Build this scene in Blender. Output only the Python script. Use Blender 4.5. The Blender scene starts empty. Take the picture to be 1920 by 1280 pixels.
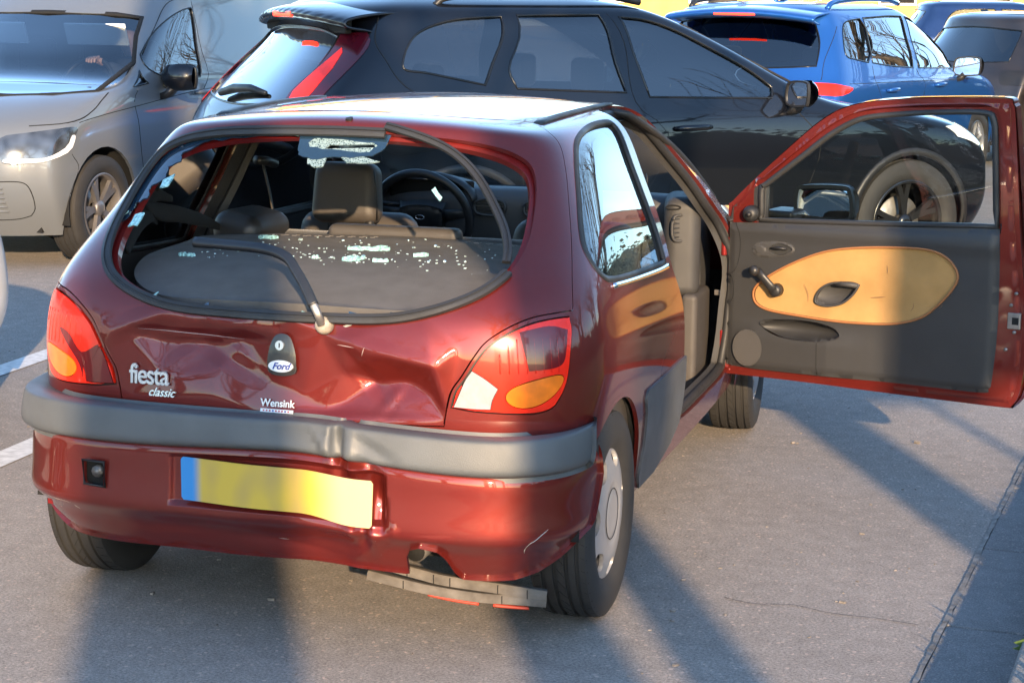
import bpy, bmesh, math, random
import numpy as np
from mathutils import Vector, Matrix, geometry as mgeo

SC = bpy.context.scene
COL = SC.collection
R = math.radians
rng = random.Random(7)

# ------------------------------------------------------------------ camera
cam_d = bpy.data.cameras.new('camera'); cam = bpy.data.objects.new('camera', cam_d); COL.objects.link(cam)
YAW, PITCH, ROLL = R(-16.061), R(10.273), R(.544)
fw = Vector((math.sin(YAW)*math.cos(PITCH), math.cos(YAW)*math.cos(PITCH), -math.sin(PITCH)))
rt = Vector((math.cos(YAW), -math.sin(YAW), 0)); up = rt.cross(fw)
rt2 = rt*math.cos(ROLL)+up*math.sin(ROLL); up2 = up*math.cos(ROLL)-rt*math.sin(ROLL)
M = Matrix((rt2, up2, -fw)).transposed().to_4x4(); M.translation = (1.951, -4.469, 1.709)
cam.matrix_world = M
cam_d.sensor_width = 36; cam_d.lens = 36*3686.7/1920; cam_d.clip_end = 2000; cam_d.clip_start = .05
SC.camera = cam

# ------------------------------------------------------------------ sky, sun, exposure
SUN_EL = R(15.0); SUN_AZ = math.atan2(.42, -.907)      # bearing of the sun itself: behind and right of the camera
W = bpy.data.worlds.new('World'); SC.world = W; W.use_nodes = True
wn = W.node_tree; wn.nodes.clear()
wo = wn.nodes.new('ShaderNodeOutputWorld'); wb = wn.nodes.new('ShaderNodeBackground'); ws = wn.nodes.new('ShaderNodeTexSky')
ws.sky_type = 'NISHITA'; ws.sun_disc = False; ws.sun_elevation = SUN_EL; ws.sun_rotation = SUN_AZ
ws.air_density = 1.0; ws.dust_density = .3; ws.ozone_density = 2.6
wn.links.new(ws.outputs[0], wb.inputs[0]); wn.links.new(wb.outputs[0], wo.inputs[0]); wb.inputs[1].default_value = .15
sl = bpy.data.lights.new('sun', 'SUN'); sl.energy = 2.7; sl.angle = R(.53); sl.color = (1, .72, .44)
sun = bpy.data.objects.new('sun', sl); COL.objects.link(sun)
sd = Vector((math.sin(SUN_AZ)*math.cos(SUN_EL), math.cos(SUN_AZ)*math.cos(SUN_EL), math.sin(SUN_EL)))
sun.rotation_euler = sd.to_track_quat('Z', 'Y').to_euler(); sun.location = sd*40
vs = SC.view_settings; vs.view_transform = 'Standard'; vs.look = 'None'; vs.exposure = 1.95; vs.gamma = 1; vs.use_curve_mapping = False
SC.cycles.max_bounces = 8; SC.cycles.transparent_max_bounces = 16; SC.cycles.glossy_bounces = 5; SC.cycles.diffuse_bounces = 3
SC.cycles.sample_clamp_indirect = 6; SC.cycles.caustics_reflective = False; SC.cycles.caustics_refractive = False
try:
    SC.cycles.use_denoising = True; SC.cycles.denoiser = 'OPENIMAGEDENOISE'
except Exception: pass

# ------------------------------------------------------------------ helpers: names, meshes
def tag(o, label=None, cat=None, group=None, kind=None):
    for k, v in (('label', label), ('category', cat), ('group', group), ('kind', kind)):
        if v: o[k] = v
    return o
def empty(name, loc=(0, 0, 0), rz=0, parent=None):
    o = bpy.data.objects.new(name, None); COL.objects.link(o); o.location = loc; o.rotation_euler = (0, 0, rz)
    o.empty_display_size = .1
    if parent: o.parent = parent
    return o
def mk(name, V, F, mat, parent=None, N=None, smooth=True, mats=None, mi=None):
    me = bpy.data.meshes.new(name)
    V = np.asarray(V, float); me.from_pydata([tuple(v) for v in V], [], [tuple(int(i) for i in f) for f in F])
    for m in (mats or [mat]): me.materials.append(m)
    if mi is not None: me.polygons.foreach_set('material_index', np.asarray(mi, np.int32))
    me.polygons.foreach_set('use_smooth', [bool(smooth)]*len(me.polygons))
    me.update()
    if N is not None: me.normals_split_custom_set_from_vertices([tuple(n) for n in np.asarray(N, float)])
    o = bpy.data.objects.new(name, me); COL.objects.link(o)
    if parent: o.parent = parent
    return o
class MB:
    """collects simple solids into one mesh"""
    def __init__(s): s.V = []; s.F = []
    def add(s, V, F):
        n = len(s.V); s.V += [tuple(v) for v in V]; s.F += [tuple(n+i for i in f) for f in F]; return s
    def box(s, a, b, M=None):
        (x0, y0, z0), (x1, y1, z1) = a, b
        V = [(x0, y0, z0), (x1, y0, z0), (x1, y1, z0), (x0, y1, z0), (x0, y0, z1), (x1, y0, z1), (x1, y1, z1), (x0, y1, z1)]
        if M is not None: V = [M @ Vector(v) for v in V]
        return s.add(V, [(0, 3, 2, 1), (4, 5, 6, 7), (0, 1, 5, 4), (1, 2, 6, 5), (2, 3, 7, 6), (3, 0, 4, 7)])
    def tube(s, P, r, n=10, closed=False, flat=1.0, upv=None):
        V, F = tube(P, r, n, closed, flat, upv); return s.add(V, F)
    def build(s, name, mat, parent=None, smooth=False, bevel=0, seg=2, sub=0, angle=None):
        o = mk(name, s.V, s.F, mat, parent, smooth=smooth)
        if bevel:
            m = o.modifiers.new('b', 'BEVEL'); m.width = bevel; m.segments = seg; m.limit_method = 'ANGLE'; m.angle_limit = R(40)
            for p in o.data.polygons: p.use_smooth = True
            w = o.modifiers.new('n', 'WEIGHTED_NORMAL'); w.keep_sharp = False
        if sub: m = o.modifiers.new('s', 'SUBSURF'); m.levels = m.render_levels = sub
        return o
def frames(P, closed, upv):
    P = np.asarray(P, float)
    T = (np.roll(P, -1, 0)-np.roll(P, 1, 0)) if closed else np.gradient(P, axis=0)
    T /= np.maximum(np.linalg.norm(T, axis=1), 1e-9)[:, None]
    U = np.tile(np.asarray(upv if upv is not None else (0, 0, 1), float), (len(P), 1)) if upv is None or np.ndim(upv) == 1 else np.asarray(upv, float)
    if upv is None:
        bad = abs(T[:, 2]) > .95; U[bad] = (1, 0, 0)
    S = np.cross(T, U); S /= np.maximum(np.linalg.norm(S, axis=1), 1e-9)[:, None]
    return P, T, S, np.cross(S, T)
def tube(P, r, n=10, closed=False, flat=1.0, upv=None):
    P, T, S, U = frames(P, closed, upv); m = len(P); r = np.broadcast_to(np.asarray(r, float), (m,))
    a = np.linspace(0, 2*np.pi, n, endpoint=False)
    V = (P[:, None]+r[:, None, None]*(np.cos(a)[None, :, None]*S[:, None]+np.sin(a)[None, :, None]*U[:, None]*flat)).reshape(-1, 3)
    F = [(i*n+j, i*n+(j+1) % n, ((i+1) % m)*n+(j+1) % n, ((i+1) % m)*n+j) for i in range(m if closed else m-1) for j in range(n)]
    if not closed: F += [tuple(range(n))[::-1], tuple((m-1)*n+j for j in range(n))]
    return V, F
def sweep(P, prof, upv, closed=False):
    """carry a closed 2D profile (side, up) along a path"""
    P, T, S, U = frames(P, closed, upv); prof = np.asarray(prof, float); m, n = len(P), len(prof)
    V = (P[:, None]+prof[None, :, 0, None]*S[:, None]+prof[None, :, 1, None]*U[:, None]).reshape(-1, 3)
    F = [(i*n+j, i*n+(j+1) % n, ((i+1) % m)*n+(j+1) % n, ((i+1) % m)*n+j) for i in range(m if closed else m-1) for j in range(n)]
    if not closed: F += [tuple(range(n))[::-1], tuple((m-1)*n+j for j in range(n))]
    return V, F
def lathe(prof, n=48, axis=0):
    """spin (radius, offset) pairs round the x axis"""
    a = np.linspace(0, 2*np.pi, n, endpoint=False); k = len(prof)
    V = [(o, r*math.cos(t), r*math.sin(t)) for t in a for r, o in prof]
    F = [(i*k+j, i*k+j+1, ((i+1) % n)*k+j+1, ((i+1) % n)*k+j) for i in range(n) for j in range(k-1)]
    return V, F
def cr(P, closed=True, n=8, sharp=()):
    """Catmull-Rom curve through points; indices in sharp stay corners"""
    P = np.asarray(P, float); m = len(P); out = []
    for i in range(m if closed else m-1):
        p1, p2 = P[i], P[(i+1) % m]
        p0 = P[(i-1) % m] if (closed or i > 0) else 2*p1-p2
        p3 = P[(i+2) % m] if (closed or i+2 < m) else 2*p2-p1
        if i in sharp: p0 = 2*p1-p2
        if (i+1) % m in sharp: p3 = 2*p2-p1
        for k in range(n):
            t = k/n
            out.append(.5*((2*p1)+(-p0+p2)*t+(2*p0-5*p1+4*p2-p3)*t*t+(-p0+3*p1-3*p2+p3)*t**3))
    if not closed: out.append(P[-1])
    return np.array(out)
def inside(poly, pts):
    x, y = pts[:, 0], pts[:, 1]; c = np.zeros(len(pts), bool); a = np.asarray(poly); b = np.roll(a, -1, 0)
    for (x0, y0), (x1, y1) in zip(a, b):
        if y0 == y1: continue
        c ^= ((y0 > y) != (y1 > y)) & (x < (x1-x0)*(y-y0)/(y1-y0)+x0)
    return c
def poff(poly, d):
    """offset a closed 2D outline (positive = outwards)"""
    P = np.asarray(poly, float); a = np.roll(P, 1, 0); b = np.roll(P, -1, 0)
    ar = .5*np.sum(P[:, 0]*b[:, 1]-b[:, 0]*P[:, 1]); t = b-a; t /= np.maximum(np.linalg.norm(t, axis=1), 1e-9)[:, None]
    n = np.stack([t[:, 1], -t[:, 0]], 1)*(1 if ar > 0 else -1)
    return P+n*d
def dens(poly, h):
    out = []; P = np.asarray(poly, float)
    for a, b in zip(P, np.roll(P, -1, 0)):
        k = max(1, int(math.ceil(np.linalg.norm(b-a)/h)))
        for i in range(k): out.append(a+(b-a)*i/k)
    return np.array(out)
def cdt(outer, holes, h, jig=.0):
    """triangulate a 2D region with a regular fill of spacing h"""
    loops = [dens(outer, h)]+[dens(q, h) for q in holes]
    B = np.concatenate(loops); lo, hi = loops[0].min(0), loops[0].max(0)
    gx = np.arange(lo[0]+h*.5, hi[0], h); gy = np.arange(lo[1]+h*.5, hi[1], h)
    G = np.stack(np.meshgrid(gx, gy), -1).reshape(-1, 2)
    if len(G):
        k = inside(loops[0], G)
        for q in loops[1:]: k &= ~inside(q, G)
        G = G[k]
        if len(G):
            keep = np.ones(len(G), bool)
            for i in range(0, len(G), 2000):
                keep[i:i+2000] = ((G[i:i+2000, None]-B[None])**2).sum(2).min(1) > (h*.45)**2
            G = G[keep]
    pts = np.concatenate([B, G]) if len(G) else B
    E = []; n = 0; LI = []
    for q in loops: E += [(n+i, n+(i+1) % len(q)) for i in range(len(q))]; LI.append(list(range(n, n+len(q)))); n += len(q)
    r = mgeo.delaunay_2d_cdt([Vector(p) for p in pts], E, [], 0, 1e-6)
    v = np.array([tuple(p) for p in r[0]]); f = np.array([t for t in r[2] if len(t) == 3])
    c = v[f].mean(1); k = inside(loops[0], c)
    for q in loops[1:]: k &= ~inside(q, c)
    f = f[k]
    A = v[f[:, 1]]-v[f[:, 0]]; Bb = v[f[:, 2]]-v[f[:, 0]]; neg = A[:, 0]*Bb[:, 1]-A[:, 1]*Bb[:, 0] < 0
    f[neg] = f[neg][:, ::-1]
    return v, f, loops

_SW = {}
def spl_w(q, n, per=False):
    """weights of the cubic spline through n evenly spaced knots (natural ends, or closed)"""
    if per:
        if ('p', n) not in _SW:
            A = 4*np.eye(n)+np.roll(np.eye(n), 1, 1)+np.roll(np.eye(n), -1, 1); D = 6*(np.roll(np.eye(n), 1, 1)+np.roll(np.eye(n), -1, 1)-2*np.eye(n)); _SW['p', n] = np.linalg.solve(A, D)
        M = _SW['p', n]; q = np.mod(np.asarray(q, float), n); i = np.minimum(q.astype(int), n-1); t = (q-i)[:, None]; E = np.eye(n); j = (i+1) % n
        return (1-t)*E[i]+t*E[j]+((1-t)**3-(1-t))/6*M[i]+(t**3-t)/6*M[j]
    A = np.zeros((n, n)); D = np.zeros((n, n)); A[0, 0] = A[-1, -1] = 1
    for i in range(1, n-1):
        A[i, i-1], A[i, i], A[i, i+1] = 1, 4, 1
        D[i, i-1], D[i, i], D[i, i+1] = 6, -12, 6
    M = np.linalg.solve(A, D)
    q = np.clip(np.asarray(q, float), 0, n-1)
    i = np.minimum(q.astype(int), n-2); t = (q-i)[:, None]
    E = np.eye(n)
    return (1-t)*E[i]+t*E[i+1]+((1-t)**3-(1-t))/6*M[i]+(t**3-t)/6*M[i+1]
class Net:
    """smooth surface through a net of points; u runs along columns (centred), v along rows"""
    def __init__(s, C, mirror=True, per=False):
        C = np.array(C, float); s.per = per
        if mirror:
            L = C[:, :0:-1].copy(); L[..., 0] *= -1
            if per: L = L[:, 1:]
            C = np.concatenate([L, C], 1); s.u0 = -L.shape[1]
        else: s.u0 = 0
        s.C = C; s.disp = None
    def __call__(s, uv):
        uv = np.atleast_2d(uv)
        Wu = spl_w(uv[:, 0]-s.u0, s.C.shape[1], s.per); Wv = spl_w(uv[:, 1], s.C.shape[0])
        P = np.einsum('nr,nc,rck->nk', Wv, Wu, s.C, optimize=True)
        if s.disp is not None: P = P+s.disp(P)
        return P
    def nrm(s, uv, e=4e-3):
        uv = np.atleast_2d(uv); a = np.array([e, 0]); b = np.array([0, e])
        n = np.cross(s(uv+a)-s(uv-a), s(uv+b)-s(uv-b))
        return n/np.maximum(np.linalg.norm(n, axis=1), 1e-12)[:, None]
def roofT(x, y): return 1.363-.125*x*x-.035*(y-1.45)**2
def fiesta_net():
    # rows: z, rear-centre y, half width, front y (A-pillar line)
    rows = [(.24, .175, .775, 2.62), (.45, .150, .806, 2.62), (.60, .145, .817, 2.62), (.75, .150, .819, 2.64), (.90, .190, .793, 2.56),
            (1.03, .335, .741, 2.36), (1.16, .475, .681, 2.115), (1.275, .592, .622, 1.915), (None, .652, .545, 1.80), (None, .86, .43, 1.70)]
    # plan of the rear quarter: fraction of half width, forward offset from rear centre
    plan_lo = [(0, 0), (.27, .004), (.53, .022), (.735, .062), (.885, .135), (.960, .245), (.985, .42)]
    plan_hi = [(0, 0), (.30, .006), (.58, .030), (.80, .075), (.915, .145), (.965, .27), (.985, .42)]
    out = []
    for k, (z, yr, w, yf) in enumerate(rows):
        f = min(max((k-4)/3, 0), 1)
        r = []
        for (a, b), (c, d) in zip(plan_lo, plan_hi):
            r.append([w*(a+(c-a)*f), yr+b+(d-b)*f])
        y6 = r[-1][1]
        for j in range(1, 6):
            t = j/5; y = y6+(yf-y6)*t
            r.append([w*(1-.012*(1-t)**2-(.02 if k < 4 else .075)*max(t-.55, 0)**2*4), y])
        zz = [roofT(x, y) if z is None else z for x, y in r]
        out.append([[x, y, h] for (x, y), h in zip(r, zz)])
    return out

BPLAN = [(0, 0), (.20, .003), (.40, .013), (.57, .040), (.675, .088), (.748, .165), (.785, .27), (.800, .40)]
def bumper_net(rows):
    out = []
    for z, y, ins in rows:
        r = []
        for k, (x, o) in enumerate(BPLAN):
            e = min(k/4, 1)
            r.append([x-ins*e*(x/.8), y+o*(1 if y < .2 else .9)+ (ins*.0), z])
        out.append(r)
    return out
STRIP_ROWS = [(.606, .135, .03), (.622, .080, .0), (.622, .040, -.006), (.608, .026, -.009), (.560, .017, -.014), (.533, .021, -.010), (.521, .052, .0)]
LOWER_ROWS = [(.540, .085, .03), (.522, .050, .012), (.470, .043, .004), (.410, .038, .002), (.366, .034, .0), (.343, .044, .008), (.315, .072, .02), (.280, .095, .035), (.240, .122, .055)]
def ring_net(rows, bow=(.03, .05)):
    """closed car body: each row is z, rear y, front y, half width, rear corner size, front corner size"""
    out = []
    for z, yr, yf, w, cr_, cf in rows:
        r = [(0, yr), (.36*w, yr+bow[0]*.25*cr_/.25), (.68*w, yr+.16*cr_+bow[0]*.5), (.885*w, yr+.42*cr_+bow[0]), (.972*w, yr+.95*cr_+bow[0])]
        f = [(.972*w, yf-.95*cf-bow[1]), (.885*w, yf-.42*cf-bow[1]), (.68*w, yf-.16*cf-bow[1]*.5), (.36*w, yf-bow[1]*.25*cf/.3), (0, yf)]
        a, b = r[-1][1], f[0][1]; sd = [(w*(1-.02*(2*t-1)**2), a+(b-a)*t) for t in (.2, .4, .6, .8)]
        out.append([[x, y, z] for x, y in r+sd+f])
    return out
VOLVO = [(.20, .16, 4.50, .88, .25, .35), (.42, .03, 4.66, .935, .25, .38), (.62, .0, 4.69, .948, .24, .40), (.78, .02, 4.66, .95, .24, .42), (.90, -.02, 4.52, .945, .25, .45), (.99, .0, 4.20, .935, .26, .50), (1.06, .04, 3.62, .915, .28, .35), (1.18, .14, 3.22, .868, .30, .24), (1.32, .28, 2.95, .81, .32, .22), (1.46, .41, 2.66, .745, .30, .20), (1.575, .48, 2.36, .675, .25, .18), (1.63, .60, 2.12, .55, .22, .2)]
ATECA = [(.22, .14, 4.20, .86, .25, .35), (.42, .03, 4.34, .91, .25, .38), (.62, .0, 4.36, .92, .24, .40), (.78, .03, 4.32, .92, .24, .42), (.90, .07, 4.18, .915, .25, .45), (.98, .11, 3.85, .90, .26, .50), (1.04, .15, 3.25, .875, .28, .35), (1.16, .22, 3.02, .825, .28, .24), (1.30, .31, 2.80, .765, .28, .22), (1.43, .39, 2.54, .70, .26, .20), (1.53, .44, 2.28, .635, .22, .18), (1.58, .56, 2.05, .52, .22, .2)]
CADDY = [(.20, .10, 4.32, .87, .12, .35), (.42, .03, 4.46, .915, .10, .38), (.62, .0, 4.49, .925, .10, .40), (.80, .0, 4.44, .925, .10, .42), (.92, .01, 4.27, .92, .10, .42), (1.02, .01, 3.95, .91, .10, .40), (1.10, .02, 3.52, .90, .12, .28), (1.24, .03, 3.30, .865, .12, .24), (1.42, .05, 3.04, .815, .12, .22), (1.58, .07, 2.80, .775, .12, .20), (1.70, .10, 2.56, .735, .12, .18), (1.78, .20, 2.30, .62, .14, .2)]

class Fn:
    """surface given by a function of (u, v)"""
    def __init__(s, f): s.f = f
    def __call__(s, uv): return s.f(np.atleast_2d(uv))
    def nrm(s, uv, e=2e-3):
        uv = np.atleast_2d(uv); a = np.array([e, 0]); b = np.array([0, e])
        n = np.cross(s(uv+a)-s(uv-a), s(uv+b)-s(uv-b)); return n/np.maximum(np.linalg.norm(n, axis=1), 1e-12)[:, None]
_IC = {}
def inv(S, pts, ax, ur, vr, n=220):
    """(u, v) of the surface points whose two coordinates ax equal pts"""
    key = (id(S), ur, vr, tuple(ax))
    if key not in _IC:
        uv = np.stack(np.meshgrid(np.linspace(*ur, 130), np.linspace(*vr, 130)), -1).reshape(-1, 2); _IC[key] = (uv, S(uv)[:, ax], S)
    uv, P, _ = _IC[key]; pts = np.atleast_2d(np.asarray(pts, float)); out = []
    q = np.array([uv[((P-p)**2).sum(1).argmin()] for p in pts])
    for _ in range(6):
        e = 1e-3; P0 = S(q)[:, ax]-pts; Ju = (S(q+[e, 0])[:, ax]-S(q-[e, 0])[:, ax])/(2*e); Jv = (S(q+[0, e])[:, ax]-S(q-[0, e])[:, ax])/(2*e)
        det = Ju[:, 0]*Jv[:, 1]-Ju[:, 1]*Jv[:, 0]; det = np.where(abs(det) < 1e-6, 1e-6, det)
        du = (P0[:, 0]*Jv[:, 1]-P0[:, 1]*Jv[:, 0])/det; dv = (Ju[:, 0]*P0[:, 1]-Ju[:, 1]*P0[:, 0])/det
        q = q-np.clip(np.stack([du, dv], 1), -.3, .3); q[:, 0] = np.clip(q[:, 0], *ur); q[:, 1] = np.clip(q[:, 1], *vr)
    return q
def panel(name, S, outer, holes, mat, parent, h=.12, off=0., flange=0., flange_in=True, mats=None, thick=0.):
    """sheet cut out of a surface, its edges turned in by flange (each hole too); thick closes the back"""
    v, f, loops = cdt(outer, holes, h)
    P = S(v); N = S.nrm(v); P = P+N*off
    T = P[f]; g = np.cross(T[:, 1]-T[:, 0], T[:, 2]-T[:, 0]); 
    if (np.sum(g*N[f[:, 0]], 1)).mean() < 0: f = f[:, ::-1]
    V = [P]; NN = [N]; F = [tuple(t) for t in f]; n = len(P)
    if flange:
        for L in loops:
            a = S(L); na = S.nrm(L); a = a+na*off; b = a-na*flange; m = len(L)
            t = np.roll(a, -1, 0)-np.roll(a, 1, 0); fn = np.cross(t, na); fn /= np.maximum(np.linalg.norm(fn, axis=1), 1e-9)[:, None]
            V += [a, b]; NN += [fn, fn]
            q0 = np.cross(a[1]-a[0], b[0]-a[0]); flip = (q0*fn[0]).sum() < 0
            for i in range(m):
                j = (i+1) % m; qd = (n+i, n+j, n+m+j, n+m+i); F.append(qd[::-1] if flip else qd)
            n += 2*m
    if thick:
        V.append(P-N*thick); NN.append(-N); F += [tuple(int(i)+n for i in t[::-1]) for t in f]; n += len(P)
    return mk(name, np.concatenate(V), F, mat, parent, np.concatenate(NN), mats=mats)

# ------------------------------------------------------------------ materials
def new_mat(name):
    m = bpy.data.materials.new(name); m.use_nodes = True; nt = m.node_tree; b = nt.nodes['Principled BSDF']; return m, nt, b
def pbr(name, col, rough=.5, metal=0., coat=0., coat_r=.03, spec=.5, bump=0., bscale=200., var=0., vscale=8., emit=0., trans=0., alpha=1., sheen=0., detail=4):
    m, nt, b = new_mat(name); I = b.inputs
    I['Base Color'].default_value = (*col, 1); I['Roughness'].default_value = rough; I['Metallic'].default_value = metal
    I['Coat Weight'].default_value = coat; I['Coat Roughness'].default_value = coat_r; I['Specular IOR Level'].default_value = spec
    if sheen: I['Sheen Weight'].default_value = sheen
    if trans: I['Transmission Weight'].default_value = trans
    if emit: I['Emission Color'].default_value = (*col, 1); I['Emission Strength'].default_value = emit
    if bump or var: tc = nt.nodes.new('ShaderNodeTexCoord')
    if var:
        n = nt.nodes.new('ShaderNodeTexNoise'); n.inputs['Scale'].default_value = vscale; n.inputs['Detail'].default_value = detail
        nt.links.new(tc.outputs['Object'], n.inputs['Vector'])
        r = nt.nodes.new('ShaderNodeMapRange'); r.inputs[3].default_value = 1-var; r.inputs[4].default_value = 1+var; r.inputs[1].default_value = .3; r.inputs[2].default_value = .7
        nt.links.new(n.outputs[0], r.inputs[0])
        x = nt.nodes.new('ShaderNodeMix'); x.data_type = 'RGBA'; x.blend_type = 'MULTIPLY'; x.inputs[0].default_value = 1; x.inputs[6].default_value = (*col, 1)
        nt.links.new(r.outputs[0], x.inputs[7]); nt.links.new(x.outputs[2], I['Base Color'])
        r2 = nt.nodes.new('ShaderNodeMapRange'); r2.inputs[3].default_value = min(1, rough*(1+var)); r2.inputs[4].default_value = rough*(1-var*.7); r2.inputs[1].default_value = .3; r2.inputs[2].default_value = .7
        nt.links.new(n.outputs[0], r2.inputs[0]); nt.links.new(r2.outputs[0], I['Roughness'])
    if bump:
        n = nt.nodes.new('ShaderNodeTexNoise'); n.inputs['Scale'].default_value = bscale; n.inputs['Detail'].default_value = 3
        nt.links.new(tc.outputs['Object'], n.inputs['Vector'])
        bm = nt.nodes.new('ShaderNodeBump'); bm.inputs['Strength'].default_value = bump; bm.inputs['Distance'].default_value = .002
        nt.links.new(n.outputs[0], bm.inputs['Height']); nt.links.new(bm.outputs[0], I['Normal'])
    return m
def glass(name, tint=(.8, .85, .85), refl=1.0, rough=0.):
    """thin pane: tinted see-through plus mirror reflection by angle"""
    m = bpy.data.materials.new(name); m.use_nodes = True; nt = m.node_tree; nt.nodes.clear()
    o = nt.nodes.new('ShaderNodeOutputMaterial'); mx = nt.nodes.new('ShaderNodeMixShader'); t = nt.nodes.new('ShaderNodeBsdfTransparent')
    g = nt.nodes.new('ShaderNodeBsdfGlossy'); f = nt.nodes.new('ShaderNodeFresnel'); f.inputs[0].default_value = 1.5
    mu = nt.nodes.new('ShaderNodeMath'); mu.operation = 'MULTIPLY'; mu.inputs[1].default_value = 1.6*refl; mu.use_clamp = True
    t.inputs[0].default_value = (*tint, 1); g.inputs[0].default_value = (1, 1, 1, 1); g.inputs[1].default_value = rough
    nt.links.new(f.outputs[0], mu.inputs[0]); nt.links.new(mu.outputs[0], mx.inputs[0]); nt.links.new(t.outputs[0], mx.inputs[1]); nt.links.new(g.outputs[0], mx.inputs[2]); nt.links.new(mx.outputs[0], o.inputs[0])
    return m
def paint(name, col, metal=.5, rough=.35, coat=1., dirt=.0):
    m, nt, b = new_mat(name); I = b.inputs
    I['Metallic'].default_value = metal; I['Roughness'].default_value = rough; I['Coat Weight'].default_value = coat; I['Coat Roughness'].default_value = .025; I['Specular IOR Level'].default_value = .15
    tc = nt.nodes.new('ShaderNodeTexCoord')
    n = nt.nodes.new('ShaderNodeTexNoise'); n.inputs['Scale'].default_value = 3.; n.inputs['Detail'].default_value = 8; n.inputs['Roughness'].default_value = .7
    nt.links.new(tc.outputs['Object'], n.inputs['Vector'])
    r = nt.nodes.new('ShaderNodeMapRange'); r.inputs[1].default_value = .45; r.inputs[2].default_value = .8; r.inputs[3].default_value = 0; r.inputs[4].default_value = dirt
    nt.links.new(n.outputs[0], r.inputs[0])
    x = nt.nodes.new('ShaderNodeMix'); x.data_type = 'RGBA'; x.inputs[6].default_value = (*col, 1); x.inputs[7].default_value = (.16, .13, .11, 1)
    nt.links.new(r.outputs[0], x.inputs[0]); nt.links.new(x.outputs[2], I['Base Color'])
    q = nt.nodes.new('ShaderNodeMapRange'); q.inputs[3].default_value = .02; q.inputs[4].default_value = .02+dirt*.4
    nt.links.new(n.outputs[0], q.inputs[0]); nt.links.new(q.outputs[0], I['Coat Roughness'])
    return m
MT = dict(
    red=paint('red_paint', (.145, .016, .012), .46, .44, 1, .10),
    red_in=paint('red_inner_paint', (.20, .012, .012), .35, .4, .8, .15),
    rubber=pbr('black_rubber', (.022, .022, .023), .55, bump=.15, bscale=90, var=.25),
    tyre=None,
    strip=pbr('grey_bumper_plastic', (.082, .088, .093), .48, bump=.25, bscale=420, var=.16, vscale=5),
    dark=pbr('black_plastic', (.018, .018, .019), .45, bump=.1, bscale=300, var=.2),
    black=pbr('matt_black', (.006, .006, .006), .9),
    grey_trim=pbr('dark_grey_trim', (.040, .039, .039), .55, bump=.5, bscale=500, var=.08),
    brown_trim=pbr('warm_grey_trim', (.060, .053, .048), .6, bump=.4, bscale=400, var=.1),
    cloth=pbr('seat_cloth', (.030, .030, .033), .9, bump=.6, bscale=700, sheen=.3),
    shelf=pbr('parcel_shelf_felt', (.105, .098, .092), .95, bump=.9, bscale=900, var=.10, vscale=14),
    chrome=pbr('chrome', (.8, .8, .82), .12, 1),
    silver=pbr('silver_hubcap', (.42, .42, .43), .38, .55, coat=.4, var=.08),
    steel=pbr('worn_steel', (.30, .28, .26), .45, .8, var=.25, vscale=20),
    lens_red=pbr('red_lens', (.88, .022, .008), .22, coat=.4, spec=.35, var=.10, vscale=30),
    lens_dark=pbr('dark_red_lens', (.13, .004, .008), .2, coat=.5, spec=.4),
    lens_amber=pbr('amber_lens', (.80, .17, .01), .2, coat=.5, var=.2, vscale=25),
    lens_clear=pbr('clear_lens', (.32, .31, .32), .25, coat=.6, var=.12, vscale=40),
    glass=glass('window_glass', (.80, .86, .85), 1.0),
    glass_dark=glass('privacy_glass', (.10, .12, .14), 1.25),
    white=pbr('white_plastic', (.75, .75, .74), .35),
    yellow_felt=pbr('door_insert_board', (.37, .21, .072), .85, bump=.3, bscale=300, var=.22, vscale=5, detail=8),
    blue=pbr('blue_print', (.02, .05, .28), .4),
    mirror=pbr('mirror', (.9, .9, .9), .01, 1),
)
def tyre_mat():
    m, nt, b = new_mat('tyre_rubber'); I = b.inputs; I['Base Color'].default_value = (.020, .020, .021, 1); I['Roughness'].default_value = .72
    tc = nt.nodes.new('ShaderNodeTexCoord'); n = nt.nodes.new('ShaderNodeTexNoise'); n.inputs['Scale'].default_value = 14; n.inputs['Detail'].default_value = 6
    nt.links.new(tc.outputs['Object'], n.inputs[0])
    x = nt.nodes.new('ShaderNodeMix'); x.data_type = 'RGBA'; x.inputs[6].default_value = (.014, .014, .015, 1); x.inputs[7].default_value = (.032, .030, .028, 1)
    nt.links.new(n.outputs[0], x.inputs[0]); nt.links.new(x.outputs[2], I['Base Color'])
    return m
MT['tyre'] = tyre_mat()
def bright_tyre():
    m = MT['tyre'].copy(); return m

# ------------------------------------------------------------------ the red hatchback: shell
CAR = empty('hatchback_car', (-.013, 0, 0))
tag(CAR, 'dented dark red three-door hatchback with smashed rear window and open door', 'car')
S = Net(fiesta_net())
def sd_uv(pts, ur=(4.2, 11)): return inv(S, pts, [1, 2], ur, (0, 9))
def rr_uv(pts): return inv(S, pts, [0, 2], (-4.6, 4.6), (0, 8.9))
def mir(uv): return np.asarray(uv, float)[::-1]*[-1, 1]
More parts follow.
